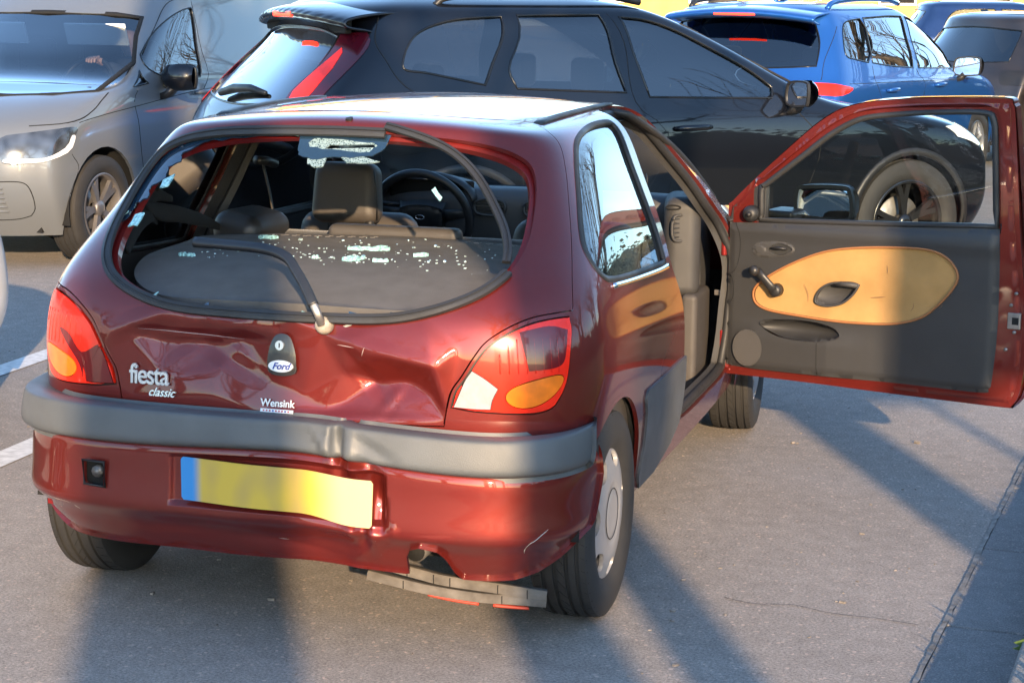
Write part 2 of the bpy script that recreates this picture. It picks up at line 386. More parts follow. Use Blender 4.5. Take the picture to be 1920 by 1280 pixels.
# outlines
light_uv = cr([(4.30, 3.84), (3.99, 3.84), (3.55, 3.79), (3.15, 3.66), (2.756, 3.43), (2.535, 3.17), (2.36, 2.87), (2.226, 2.65), (2.17, 2.36), (2.58, 2.29), (3.42, 2.25), (3.8, 2.32), (3.97, 2.47), (4.14, 2.76), (4.255, 3.23), (4.34, 3.6)], sharp=(0, 8), n=5)
lamp_edge = [(2.13, 2.33), (2.19, 2.65), (2.32, 2.88), (2.50, 3.19), (2.725, 3.47), (3.12, 3.71), (3.53, 3.85), (3.99, 3.90), (4.40, 3.91)]
gate_half = np.concatenate([cr([(2.10, 2.02)]+lamp_edge, closed=False, n=5, sharp=(0,)), cr([(4.43, 4.0), (4.43, 4.9), (4.47, 6.04), (4.43, 6.6), (4.40, 7.47), (4.50, 8.05), (4.30, 8.50), (3.6, 8.68), (2, 8.72), (0, 8.72)], closed=False, n=6)])
gate_uv = np.concatenate([gate_half, mir(gate_half)[1:], [(-1.0, 2.0), (0, 1.985), (1.0, 2.0)]])
win_xz = [(0, .862), (.12, .863), (.32, .872), (.48, .915), (.555, .962), (.587, 1.02), (.589, 1.09), (.574, 1.17), (.545, 1.228), (.49, 1.262), (.42, 1.281), (.33, 1.294), (.19, 1.303), (0, 1.307)]
wh = inv(S, win_xz, [0, 2], (-.01, 4.6), (2.5, 8.9))
win_uv = cr(np.concatenate([wh, mir(wh)[1:-1]]), n=6)
qw_uv = cr(sd_uv([(.885, 1.275), (1.0, 1.297), (1.154, 1.308), (1.32, 1.308), (1.368, 1.296), (1.34, 1.22), (1.325, 1.14), (1.312, 1.067), (1.29, .97), (1.270, .896), (1.2, .894), (.9, .908), (.65, .926), (.585, .938), (.548, .975), (.56, 1.02), (.61, 1.07), (.70, 1.145), (.80, 1.228)]), n=5, sharp=(9,))
ap_uv = cr(sd_uv([(1.435, 1.305), (1.403, 1.154), (1.349, .967), (1.330, .88), (1.38, .80), (1.42, .741), (1.46, .63), (1.49, .51), (1.50, .42), (1.545, .358), (2.0, .348), (2.40, .348), (2.455, .40), (2.475, .6), (2.475, .80), (2.43, .90), (2.31, .985), (2.19, 1.092), (1.99, 1.245), (1.87, 1.305), (1.78, 1.326), (1.6, 1.332), (1.46, 1.330)]), n=5, sharp=(0, 22))
a = np.linspace(R(141), R(-4), 26); arch = sd_uv([(.62+.318*math.cos(t), .285+.325*math.sin(t)) for t in a], (4.6, 11))
sill = sd_uv([(.95, .262), (1.4, .262), (2.0, .262), (2.61, .262)])
half = np.concatenate([[(0, 1.1), (4.3, 1.1)], [(arch[0][0], 1.1)], arch, sill, [(11, .2), (11, 9)]])
top9 = np.array([(u, 9.0) for u in np.linspace(11, -11, 60)])
outer = np.concatenate([half[:-1], top9, mir(half)[1:-1]])
# the left door sits closed in the same aperture
SHELL = panel('body_shell', S, outer, [gate_uv, light_uv, mir(light_uv), qw_uv, mir(qw_uv), ap_uv, mir(ap_uv)], MT['red'], CAR, h=.14, flange=.012)
# roof skin inside the top ring
ring = S(top9)[:, :2]
def roof_f(q): return np.stack([q[:, 0], q[:, 1], roofT(q[:, 0], q[:, 1])], 1)
RF = Fn(roof_f)
roof_poly = np.concatenate([ring, [(0, ring[-1][1]+.02)]])
panel('roof_skin', RF, roof_poly, [], MT['red'], CAR, h=.06)
# ------------------------------------------------------------------ tailgate, dented
def crease(x, z, a, b, amp, w):
    """a tent-shaped fold along the segment a-b"""
    ax, az = a; bx, bz = b; L2 = (bx-ax)**2+(bz-az)**2; t = np.clip(((x-ax)*(bx-ax)+(z-az)*(bz-az))/L2, 0, 1)
    d = np.sqrt((x-ax-t*(bx-ax))**2+(z-az-t*(bz-az))**2+4e-5); return amp*np.maximum(0, 1-d/w)**1.3*np.sin(np.pi*(.12+.76*t))

DENT = np.array([(-.434, .798, 0), (-.489, .79, -.004), (-.333, .777, .02), (-.205, .775, .03), (-.099, .792, .022), (.002, .799, .016), (.12, .826, .008), (-.34, .853, -.004), (-.4, .828, -.004), (-.33, .693, .006), (-.175, .705, .008), (-.175, .648, 0), (-.334, .635, 0), (-.024, .687, .012), (.064, .664, .014), (.178, .809, -.004), (.294, .781, -.01), (.425, .757, -.014), (.484, .809, 0), (.18, .727, .02), (.264, .704, .034), (.352, .709, .028), (.418, .677, .012), (.179, .643, .020), (.290, .634, .012), (.459, .624, 0), (-.102, .834, 0.), (.041, .855, 0), (.289, .854, 0), (.395, .871, 0), (-.433, .627, 0), (-.464, .681, 0), (-.211, .841, .004), (.493, .848, 0), (-.055, .614, 0.), (.122, .619, .012)]
                + [(x, z, 0) for x in (-.66, -.35, 0, .35, .66) for z in (.93, 1.1, 1.3)]+[(-.6, .85, 0), (.62, .87, 0), (-.55, .75, 0)])
_t = mgeo.delaunay_2d_cdt([Vector(q[:2]) for q in DENT], [], [], 0, 1e-6)
_tv = np.array([tuple(q) for q in _t[0]]); _td = np.array([DENT[i[0], 2] for i in _t[3]])
GX, GZ = np.linspace(-.7, .7, 281), np.linspace(.55, 1.35, 161)
_G = np.stack(np.meshgrid(GX, GZ), -1).reshape(-1, 2); _h = np.zeros(len(_G))
for tr in _t[2]:            # flat facets between the knocks, then a little rounding as sheet metal has
    A_, B_, C_ = _tv[list(tr)]; dn = (B_[1]-C_[1])*(A_[0]-C_[0])+(C_[0]-B_[0])*(A_[1]-C_[1])
    l0 = ((B_[1]-C_[1])*(_G[:, 0]-C_[0])+(C_[0]-B_[0])*(_G[:, 1]-C_[1]))/dn; l1 = ((C_[1]-A_[1])*(_G[:, 0]-C_[0])+(A_[0]-C_[0])*(_G[:, 1]-C_[1]))/dn; l2 = 1-l0-l1
    k_ = (l0 >= -1e-9) & (l1 >= -1e-9) & (l2 >= -1e-9); _h[k_] = l0[k_]*_td[tr[0]]+l1[k_]*_td[tr[1]]+l2[k_]*_td[tr[2]]
DH = _h.reshape(161, 281)
def blur(A, k):
    for _ in range(k): A = (np.roll(A, 1, 0)+np.roll(A, -1, 0)+np.roll(A, 1, 1)+np.roll(A, -1, 1)+2*A)/6
    return A
DH = 1.45*(.55*blur(DH, 4)+.45*blur(DH, 12))
DW = None
def dent(P):
    o = np.zeros_like(P); fx = np.clip((P[:, 0]+.7)/1.4*280, 0, 279.999); fz = np.clip((P[:, 2]-.55)/.8*160, 0, 159.999)
    # bicubic lookup keeps the reflections clean
    ix, iz = fx.astype(int), fz.astype(int); tx, tz = fx-ix, fz-iz; acc = 0
    def bw(t): return ((1-t)**3/6, (3*t**3-6*t*t+4)/6, (-3*t**3+3*t*t+3*t+1)/6, t**3/6)
    wx, wz = bw(tx), bw(tz)
    for i in range(4):
        for j in range(4): acc = acc+wx[i]*wz[j]*DH[np.clip(iz+j-1, 0, 160), np.clip(ix+i-1, 0, 280)]
    o[:, 1] = acc
    x, z = P[:, 0], P[:, 2]
    for a_, b_, am, w_ in (((-.50, .785), (-.30, .862), -.012, .035), ((-.42, .812), (-.08, .796), .006, .012), ((-.21, .775), (-.06, .70), .010, .03), ((-.33, .70), (-.21, .775), -.008, .03), ((.17, .81), (.30, .64), .012, .03), ((.18, .812), (.43, .757), -.007, .03), ((.28, .63), (.33, .69), -.010, .02)):
        o[:, 1] += crease(x, z, a_, b_, am*.8, w_*1.15)
    m = np.clip((.93-P[:, 2])/.05, 0, 1)*np.clip((.60-abs(P[:, 0]))/.08, 0, 1)
    o[:, 1] *= m
    # pressed ledge above the bumper and the swage beneath the lock
    return o
SG = Net(fiesta_net()); SG.disp = dent
def spt_gap(uv): return S(uv)-S.nrm(uv)*.003
GATE = panel('tailgate', SG, poff(gate_uv, -.022), [win_uv], MT['red'], CAR, h=.042, flange=.016)
V, F = tube(spt_gap(np.array([(u, 8.72) for u in np.linspace(-3.4, 3.4, 40)])), .0045, 6); mk('roof_gap', V, F, MT['red_in'], CAR)
# inner pressing of the tailgate round the opening
SI = Net(fiesta_net())
panel('inner_frame', SI, poff(win_uv, .16), [poff(win_uv, -.13)], MT['red_in'], GATE, h=.12, off=-.022, flange=.02)
def gpt(x, z, off=0.):
    q = inv(S, [(x, z)], [0, 2], (-4.6, 4.6), (1.5, 8.9)); n = SG.nrm(q, 2e-2)[0]; return SG(q)[0]+n*off, n
def spt(uv, off=0.): return S(uv)+S.nrm(uv)*off
# loose rubber seal: seated round the left and the bottom, torn free at the upper right
def seal_path():
    w = cr(np.concatenate([wh, mir(wh)[1:-1]]), n=10)
    i0 = len(wh)*10-18
    seat = w[(np.arange(len(w))+0) % len(w)]
    th = np.roll(w, -0, 0)
    # start at the right of the top edge, go over the left, along the bottom, end at the lower right corner
    k = [j for j in range(len(w))]
    top = int(np.argmin(((w-[.75, 7.60])**2).sum(1))); low = int(np.argmin(((w-[2.95, 4.62])**2).sum(1)))
    idx = [(top+j) % len(w) for j in range((low-top) % len(w)+1)]
    p = w[idx]; return p
sp = seal_path()
seat3 = spt(poff(sp, 0.) if False else sp, .008); nn = S.nrm(sp)
loose_uv = cr([(2.93, 4.75), (2.93, 5.02), (2.80, 5.45), (2.42, 6.12), (1.94, 6.72), (1.42, 7.22), (1.02, 7.48), (.78, 7.585)], closed=False, n=8)
loose3 = S(loose_uv)+S.nrm(loose_uv)*np.linspace(.01, .012, len(loose_uv))[:, None]
loose3[:, 1] -= .02*np.sin(np.linspace(0, np.pi, len(loose3)))
sprof = [(x*.74, y*.9) for x, y in [(-.021, -.006), (-.019, .004), (-.006, .007), (-.004, .004), (.002, .004), (.004, .008), (.016, .006), (.019, -.004), (.012, -.008), (-.012, -.008)]]
V1, F1 = sweep(seat3, sprof, nn); mb = MB().add(V1, F1)
V2, F2 = sweep(loose3, [(x*.8, y) for x, y in sprof], S.nrm(loose_uv)); mb.add(V2, F2)
so = mb.build('window_seal', MT['rubber'], GATE, smooth=True); m_ = so.modifiers.new('e', 'EDGE_SPLIT'); m_.split_angle = R(50)
# chips of glass still bonded under the seal, and the rag of laminate hanging from the top
crazed = None
def shard_mat():
    m, nt, b = new_mat('crazed_glass'); I = b.inputs
    tc = nt.nodes.new('ShaderNodeTexCoord'); v = nt.nodes.new('ShaderNodeTexVoronoi'); v.inputs['Scale'].default_value = 160; v.feature = 'DISTANCE_TO_EDGE'
    nt.links.new(tc.outputs['Object'], v.inputs['Vector'])
    r = nt.nodes.new('ShaderNodeValToRGB'); r.color_ramp.elements[0].color = (.34, .46, .48, 1); r.color_ramp.elements[1].color = (.02, .05, .06, 1); r.color_ramp.elements[1].position = .25
    nt.links.new(v.outputs[0], r.inputs[0]); nt.links.new(r.outputs[0], I['Base Color']); I['Roughness'].default_value = .3
    v2 = nt.nodes.new('ShaderNodeTexVoronoi'); v2.inputs['Scale'].default_value = 160; nt.links.new(tc.outputs['Object'], v2.inputs['Vector'])
    bm = nt.nodes.new('ShaderNodeBump'); bm.inputs['Strength'].default_value = 1; bm.inputs['Distance'].default_value = .004; nt.links.new(v2.outputs['Color'], bm.inputs['Height']); nt.links.new(bm.outputs[0], I['Normal'])
    return m
MT['crazed'] = shard_mat()
MT['tint'] = pbr('tinted_glass', (.012, .030, .055), .05, coat=1., spec=.9)
MT['aqua'] = pbr('green_glass_edge', (.32, .58, .58), .12, coat=1., var=.5, vscale=120)
def on_rear(pts): return inv(S, pts, [0, 2], (-4.6, 4.6), (2, 8.9))
def ragged(pts, amp, seed, k=4):
    q = []; g = random.Random(seed); P = np.array(pts, float); P[:, 1] -= np.clip(P[:, 1]-1.25, 0, 1)*.22
    for a_, b_ in zip(P, np.roll(P, -1, 0)):
        for i in range(k): q.append(a_+(b_-a_)*i/k+np.array([g.uniform(-amp, amp), g.uniform(-amp, amp)])*(i > 0))
    return np.array(q)
rag = ragged([(-.115, 1.322), (-.112, 1.27), (-.105, 1.247), (-.06, 1.236), (.0, 1.245), (.05, 1.243), (.11, 1.25), (.14, 1.275), (.152, 1.318), (.05, 1.322)], .002, 3, 3)
hole = ragged([(-.085, 1.286), (-.065, 1.302), (.02, 1.300), (.105, 1.292), (.118, 1.282), (.10, 1.262), (.04, 1.262), (-.04, 1.266), (-.078, 1.272)], .003, 5, 2)
tear = ragged([(-.02, 1.282), (.03, 1.283), (.108, 1.287), (.112, 1.277), (.06, 1.274), (.0, 1.271), (-.035, 1.268)], .0015, 6, 2)
o = panel('glass_remnant', S, on_rear(rag), [on_rear(hole)], MT['tint'], GATE, h=.12, off=-.004, flange=.004)
panel('crazed_patch', S, on_rear(hole), [on_rear(tear)], MT['crazed'], o, h=.1, off=-.005, flange=.004)
for k, pts in enumerate([[(-.075, 1.240), (-.02, 1.243), (-.022, 1.222), (-.045, 1.219), (-.070, 1.226)], [(.02, 1.247), (.075, 1.25), (.135, 1.238), (.08, 1.232), (.04, 1.232)]]):
    panel('crazed_patch', S, on_rear(ragged(pts, .002, 8+k, 3)), [], MT['crazed'], o, h=.1, off=-.006, flange=.004)
lp = [(-.585, 1.055), (-.590, 1.10), (-.578, 1.16), (-.55, 1.218), (-.50, 1.252), (-.44, 1.272), (-.33, 1.290), (-.19, 1.300), (-.12, 1.304)]
inn = [(-.125, 1.309), (-.19, 1.304), (-.33, 1.292), (-.42, 1.272), (-.475, 1.238), (-.468, 1.215), (-.505, 1.200), (-.495, 1.172), (-.535, 1.150), (-.53, 1.118), (-.565, 1.105), (-.568, 1.07)]
panel('glass_remnant', S, on_rear(np.concatenate([lp, ragged(inn, .004, 11, 3)[:-2]])), [], MT['tint'], GATE, h=.1, off=-.004, flange=.004)
for k, pts in enumerate([[(-.545, 1.075), (-.515, 1.082), (-.52, 1.05), (-.55, 1.045)], [(-.50, 1.165), (-.468, 1.182), (-.475, 1.15), (-.50, 1.145)], [(-.16, 1.311), (-.12, 1.317), (-.118, 1.304)], [(.305, 1.17), (.335, 1.145), (.34, 1.153), (.312, 1.178)]]):
    panel('glass_chip', S, on_rear(ragged(pts, .003, 20+k, 2)), [], MT['aqua'], GATE, h=.1, off=-.002, flange=.004)
gg = random.Random(13)
for k in range(15):
    q0 = win_uv[(k*23+gg.randrange(9)) % len(win_uv)]
    if q0[0] > 1.0 and q0[1] > 4.8: continue
    c0 = np.array([0, 5.6]); dr = (c0-q0)/np.linalg.norm(c0-q0); pe = np.array([-dr[1], dr[0]]); l_ = gg.uniform(.03, .13); w_ = gg.uniform(.02, .09); b_ = q0+dr*.07
    panel('glass_chip', S, np.array([b_-pe*w_, b_+pe*w_, b_+dr*l_+pe*gg.uniform(-.05, .05)]), [], MT['tint'] if k % 3 else MT['aqua'], GATE, h=.2, off=-.002, flange=.004)
# ------------------------------------------------------------------ tail lamps
def clip_poly(poly, f):
    """keep the part of a polygon where f >= 0"""
    out = []; n = len(poly)
    for i in range(n):
        a_, b_ = poly[i], poly[(i+1) % n]; fa, fb = f(a_), f(b_)
        if fa >= 0: out.append(a_)
        if (fa >= 0) != (fb >= 0): out.append(a_+(b_-a_)*fa/(fa-fb))
    return np.array(out)
LU = poff(light_uv, -.035)
def lamp(side):
    L = empty('tail_lamp', parent=CAR); s_ = side
    def pn(nm, poly, holes, mat, off, fl=.012):
        q = poly if s_ > 0 else mir(poly); hh = [g if s_ > 0 else mir(g) for g in holes]
        return panel(nm, S, q, hh, mat, L, h=.07, off=off, flange=fl)
    pn('lamp_housing', poff(light_uv, .02), [], MT['dark'], -.020, .01)
    # split: reversing lens low on the inner side, indicator low outside, red around
    t = np.linspace(0, 2*np.pi, 36, endpoint=False)
    amb = np.stack([3.52+.52*np.cos(t)+.08*np.sin(t), 2.66+.235*np.sin(t)+.10*np.cos(t)+.04*np.cos(2*t)], 1)
    rev = cr([(2.22, 2.385), (2.36, 2.80), (2.47, 2.99), (2.66, 2.86), (2.86, 2.70), (2.78, 2.52), (2.755, 2.355), (2.5, 2.36)], sharp=(0, 2, 4, 6), n=4)
    pn('red_lens', LU, [poff(amb, .015), poff(rev, .015)], MT['lens_red'], .004)
    pn('indicator_lens', amb, [], MT['lens_amber'], .0045)
    pn('reverse_lens', rev, [], MT['lens_clear'] if s_ > 0 else MT['lens_dark'], .0045)
    dk = cr([(3.25, 3.62), (3.38, 2.99), (3.85, 3.02), (4.05, 3.10), (4.13, 3.3), (4.2, 3.62), (3.8, 3.70)], sharp=(0, 1, 5), n=4) if s_ > 0 else cr([(2.5, 3.03), (2.86, 2.86), (3.2, 3.15), (3.5, 3.22), (3.3, 3.02), (2.95, 2.70), (2.85, 2.5), (2.84, 2.42), (2.80, 2.64), (2.62, 2.76)], n=4)
    pn('dark_lens', dk, [], MT['lens_dark'], .0052, .001)
    # moulded ribs
    mb = MB()
    for k in range(9):
        u = 2.9+k*.15
        pts = [(u+.0*j, 2.95+.08*j) for j in range(8)]
        pts = np.array([q for q in pts if inside(poff(LU, -.12), np.array([q]))[0]])
        if len(pts) > 2:
            q = pts if s_ > 0 else pts*[-1, 1]; mb.tube(spt(q, .0035), .0018, 5)
    mb.build('lens_rib', MT['lens_red'], L, smooth=True)
    return L
for s_ in (1, -1): lamp(s_)
# ------------------------------------------------------------------ quarter windows, trims
for s_ in (1, -1):
    f_ = (lambda q: q) if s_ > 0 else mir
    q = empty('quarter_window', parent=CAR)
    panel('pane', S, f_(poff(qw_uv, -.05)), [], MT['glass'], q, h=.2, off=-.008)
    w = f_(poff(qw_uv, -.03)); V, F = sweep(spt(w, -.002), [(-.010, -.008), (-.009, .004), (.009, .005), (.010, -.008)], S.nrm(w), closed=True)
    mk('pane_seal', V, F, MT['rubber'], q)
    # bright lower moulding
    w = cr(sd_uv([(.63, .915), (.9, .898), (1.15, .886), (1.285, .884)]), closed=False, n=8); w = w if s_ > 0 else w*[-1, 1]
    V, F = sweep(spt(w, .002), [(-.008, -.004), (-.007, .004), (.007, .004), (.008, -.004)], S.nrm(w)); mk('lower_moulding', V, F, MT['chrome'] if s_ > 0 else MT['rubber'], q)
    # roof drip strip
    rx = np.linspace(.90, 1.74, 24); pts = np.array([(s_*(.485+.012*math.sin((y-.9)*3)), y, roofT(.49, y)+.004) for y in rx]); pts[0, 2] -= .006
    V, F = sweep(pts, [(-.016, -.004), (-.013, .004), (.013, .004), (.016, -.004)], (0, 0, 1)); mk('roof_strip', V, F, MT['rubber'], CAR)
    # lower side cladding between wheel arch and door
    cl = sd_uv([(.965, .31), (.975, .40), (.955, .50), (.93, .545), (.945, .57), (1.2, .572), (1.482, .575), (1.497, .50), (1.505, .42), (1.50, .36), (1.40, .31), (1.2, .268), (1.0, .266)])
    panel('side_cladding', S, f_(cl), [], MT['strip'], CAR, h=.12, off=.007, flange=.01)
# ------------------------------------------------------------------ rear bumper
def bump_bend(P):
    """the knock that pushed the bumper in: a sag to the right, a fold, a bulge under the strip"""
    x, z = P[:, 0], P[:, 2]; o = np.zeros_like(P)
    t = np.clip((x-.05)/.62, 0, 1); t = t*t*(3-2*t); o[:, 2] -= .026*t*np.clip((P[:, 1]+.3)/.3, 0, 1)
    o[:, 2] += .014*np.exp(-((x-.05)/.30)**2)*np.clip((.60-z)/.06, 0, 1)*np.clip((z-.47)/.03, 0, 1)
    g = lambda a, b, c, d: np.exp(-((x-a)/c)**2-((z-b)/d)**2)
    o[:, 1] += .022*g(.215, .57, .016, .08)+.012*g(.10, .57, .10, .08)-.010*g(.187, .57, .014, .07)-.008*g(.245, .55, .018, .06)
    o[:, 1] += -.018*g(.25, .500, .035, .014)+.018*g(.285, .47, .02, .05)+.020*g(.275, .38, .018, .06)-.010*g(.25, .34, .02, .03)+.012*g(.16, .31, .06, .03)-.006*g(.30, .33, .015, .05)
    o[:, 1] += .010*g(-.05, .30, .25, .03)+.004*np.sin(x*17)*np.clip((.36-z)/.05, 0, 1)
    for a_, b_, am, w_ in (((.305, .505), (.330, .35), .024, .030), ((.345, .36), (.24, .262), -.016, .034), ((-.05, .30), (.20, .262), .014, .045), ((.10, .355), (.33, .345), -.010, .022), ((.208, .64), (.216, .51), .024, .015), ((.150, .61), (.196, .53), -.010, .022), ((.25, .60), (.36, .545), .008, .03), ((-.35, .300), (-.10, .325), .006, .03), ((.36, .34), (.50, .355), -.004, .02)):
        o[:, 1] += crease(x, z, a_, b_, am, w_)
    r = np.clip((x+.262)/.014, 0, 1)*np.clip((.335-x)/.014, 0, 1)*np.clip((z-.372)/.014, 0, 1)*np.clip((.505-z)/.012, 0, 1)
    o[:, 1] += .014*r
    return o
BU = empty('rear_bumper', parent=CAR)
BS = Net(bumper_net(STRIP_ROWS)); BS.disp = bump_bend
BL = Net(bumper_net(LOWER_ROWS)); BL.disp = bump_bend
stp = np.array([(-7, 6), (-6.4, 6)]+[(u, 6) for u in np.linspace(-6, 6, 40)]+[(6.15, 5.2), (6.25, 3.5), (6.4, 1.4), (6.3, .6), (6, 0)]+[(u, 0) for u in np.linspace(6, -6, 40)]+[(-6.4, .6), (-6.9, 2)])
panel('bumper_strip', BS, stp, [], MT['strip'], BU, h=.075, flange=.012)
bi = lambda pts: inv(Net(bumper_net(LOWER_ROWS)), pts, [0, 2], (-5.2, 5.2), (.8, 8))
notch = bi([(.505, .243), (.492, .262), (.478, .300), (.462, .325), (.42, .335), (.392, .322), (.378, .295), (.376, .262), (.374, .243)])
low = np.concatenate([[(-6.3, .4)], [(-7, 1.2), (-7, 3.0), (-6.6, 4.4), (-6.1, 5.4), (-5.5, 6.6), (-4.8, 7.6), (-4.3, 7.95)], [(u, 8) for u in np.linspace(-4, notch[-1][0]-.05, 20)], notch[::-1], [(u, 8) for u in np.linspace(notch[0][0]+.05, 4.0, 8)], [(4.6, 7.6), (5.2, 6.7), (5.8, 5.6), (6.3, 4.6), (6.7, 3.2), (7, 2.0), (7.0, .4)], [(u, .4) for u in np.linspace(6.5, -6, 40)]])
tow = cr(bi([(-.508, .470), (-.448, .468), (-.447, .405), (-.47, .402), (-.505, .412)]), n=3, sharp=(0, 1, 2, 3, 4))
panel('bumper_cover', BL, low, [tow], MT['red'], BU, h=.048, flange=.010)
def bl_pt(x, z, off):
    q = inv(BL0, [(x, z)], [0, 2], (-5.6, 5.6), (.8, 8)); return BL(q)[0]+BL.nrm(q)[0]*off
BL0 = Net(bumper_net(LOWER_ROWS)); sc_ = pbr('scraped_primer', (.40, .36, .33), .7, var=.3, vscale=90)
for pts, w_ in (([(.675, .335), (.690, .352), (.700, .358), (.715, .372), (.728, .384)], .0032), ([(.668, .318), (.672, .330), (.678, .338)], .0022), ([(.70, .525), (.725, .531), (.748, .535)], .0012), ([(.702, .517), (.728, .523), (.750, .527)], .0010), ([(.705, .509), (.73, .515), (.745, .518)], .0008), ([(-.66, .348), (-.60, .345), (-.56, .342)], .0012), ([(-.56, .335), (-.545, .322)], .0018), ([(.31, .335), (.318, .30), (.30, .275)], .0010), ([(.02, .29), (.05, .288)], .0016)):
    P = np.array([bl_pt(x, z, .0004) for x, z in cr(pts, closed=False, n=5)]); V, F = tube(P, np.abs(np.sin(np.linspace(.4, 2.8, len(P))))*w_, 5, flat=.35); mk('scrape', V, F, sc_, BU)
mb = MB().box((-.53, .075, .39), (-.43, .16, .49)); mb.build('tow_recess', MT['black'], BU)
t_ = np.linspace(0, 2*np.pi, 16, endpoint=False)
MB().tube([(-.474, .062, .440), (-.474, .10, .440)], .016, 10).tube([(-.474, .058, .440), (-.474, .064, .440)], .009, 6).build('tow_bolt', MT['steel'], BU, smooth=True)
V, F = tube(np.array([(x, .050, z) for x, z in [(-.508, .472), (-.447, .470), (-.446, .403), (-.505, .408)]]), .004, 6, True); mk('tow_rim', V, F, MT['dark'], BU)
# number plate, its right third torn loose and hanging
def plate_mat():
    m, nt, b = new_mat('number_plate_print'); I = b.inputs; I['Roughness'].default_value = .35; I['Coat Weight'].default_value = .4
    tc = nt.nodes.new('ShaderNodeTexCoord'); sx = nt.nodes.new('ShaderNodeSeparateXYZ'); nt.links.new(tc.outputs['Object'], sx.inputs[0])
    n = nt.nodes.new('ShaderNodeTexNoise'); n.inputs['Scale'].default_value = 1; n.inputs['Detail'].default_value = 0; mpn = nt.nodes.new('ShaderNodeMapping'); mpn.inputs['Scale'].default_value = (17, 1, 9); nt.links.new(tc.outputs['Object'], mpn.inputs['Vector']); nt.links.new(mpn.outputs[0], n.inputs['Vector'])
    r = nt.nodes.new('ShaderNodeValToRGB'); r.color_ramp.elements[0].position = .25; r.color_ramp.elements[0].color = (.40, .29, .08, 1); r.color_ramp.elements[1].position = .62; r.color_ramp.elements[1].color = (.52, .37, .05, 1)
    nt.links.new(n.outputs[0], r.inputs[0])
    mr = nt.nodes.new('ShaderNodeMapRange'); mr.inputs[1].default_value = -.190; mr.inputs[2].default_value = -.155; mr.interpolation_type = 'SMOOTHSTEP'; nt.links.new(sx.outputs[0], mr.inputs[0])
    x = nt.nodes.new('ShaderNodeMix'); x.data_type = 'RGBA'; x.inputs[6].default_value = (.02, .22, .55, 1); nt.links.new(mr.outputs[0], x.inputs[0]); nt.links.new(r.outputs[0], x.inputs[7])
    m2 = nt.nodes.new('ShaderNodeMapRange'); m2.inputs[1].default_value = .13; m2.inputs[2].default_value = .24; m2.inputs[4].default_value = .8; m2.interpolation_type = 'SMOOTHSTEP'; nt.links.new(sx.outputs[0], m2.inputs[0])
    y = nt.nodes.new('ShaderNodeMix'); y.data_type = 'RGBA'; y.inputs[7].default_value = (.56, .50, .28, 1); nt.links.new(m2.outputs[0], y.inputs[0]); nt.links.new(x.outputs[2], y.inputs[6]); nt.links.new(y.outputs[2], I['Base Color'])
    return m
def plate_f(q):
    x, z = q[:, 0], q[:, 1]; k = np.clip((x-.06)/.16, 0, 1); k = k*k*(3-2*k)
    return np.stack([x+.048, .028+.10*x*x-.014*k+.0035*np.sin(x*19)+.012*k*(z+.055)/.11, .443+z-.02*x-.016*k*(1-(z+.055)*3.0)], 1)
PF = Fn(plate_f)
def nrm_y(uv, e=2e-3):
    n = Fn.nrm(PF, uv, e); return np.where(n[:, 1:2] > 0, -n, n)
PF.nrm = nrm_y
panel('number_plate', PF, np.array([(-.268, -.050), (-.262, -.057), (0, -.057), (.256, -.057), (.262, -.050), (.262, .050), (.256, .057), (0, .057), (-.262, .057), (-.268, .050)]), [], plate_mat(), BU, h=.012, flange=.003)
# exhaust tail pipe and the torn splash tray under the bumper
V, F = tube(np.array([(.362, .205, .258), (.364, .27, .262), (.375, .40, .27), (.40, .60, .27)]), [.030, .031, .031, .030], 18); ex = mk('exhaust_pipe', V, F, MT['steel'], CAR)
V, F = tube(np.array([(.362, .2035, .258), (.3625, .225, .259)]), .0265, 18); mk('pipe_bore', V, F, MT['black'], ex)
tray = empty('splash_tray', parent=CAR); mtray = pbr('dusty_tray_plastic', (.11, .095, .08), .8, var=.25, vscale=20, bump=.3, bscale=150); mred = pbr('red_tray_edge', (.42, .05, .025), .5)
for pts, h_, nts in (([(.285, .20, .219), (.379, .205, .201), (.446, .21, .189), (.584, .23, .175), (.70, .265, .155)], .026, (5, 13, 17, 24, 29)), ([(.236, .20, .188), (.302, .20, .178), (.402, .205, .162), (.527, .22, .149), (.615, .24, .145), (.70, .265, .138)], .024, (11, 30))):
    P = cr(pts, closed=False, n=8)
    V, F = sweep(P, [(-.012, -h_/2), (-.013, h_*.36), (-.008, h_/2), (.012, h_/2), (.016, h_*.3), (.016, -h_/2)], (0, 0, 1)); o = mk('tray_rail', V, F, mtray, tray); m_ = o.modifiers.new('e', 'EDGE_SPLIT'); m_.split_angle = R(40)
    for k in nts:
        x, y, zz = P[k]; MB().box((x-.0010, y-.018, zz-h_/2), (x+.0010, y+.0, zz+h_*.40)).build('tray_notch', MT['black'], tray)
for pts in ([(.268, .196, .176), (.32, .198, .168), (.366, .199, .161)], [(.40, .201, .148), (.47, .206, .138), (.533, .216, .131)], [(.569, .223, .129), (.62, .236, .125), (.658, .248, .122)]):
    V, F = sweep(cr(pts, closed=False, n=6), [(-.010, -.003), (-.010, .003), (.010, .003), (.010, -.003)], (0, 0, 1)); mk('red_edge', V, F, mred, tray)
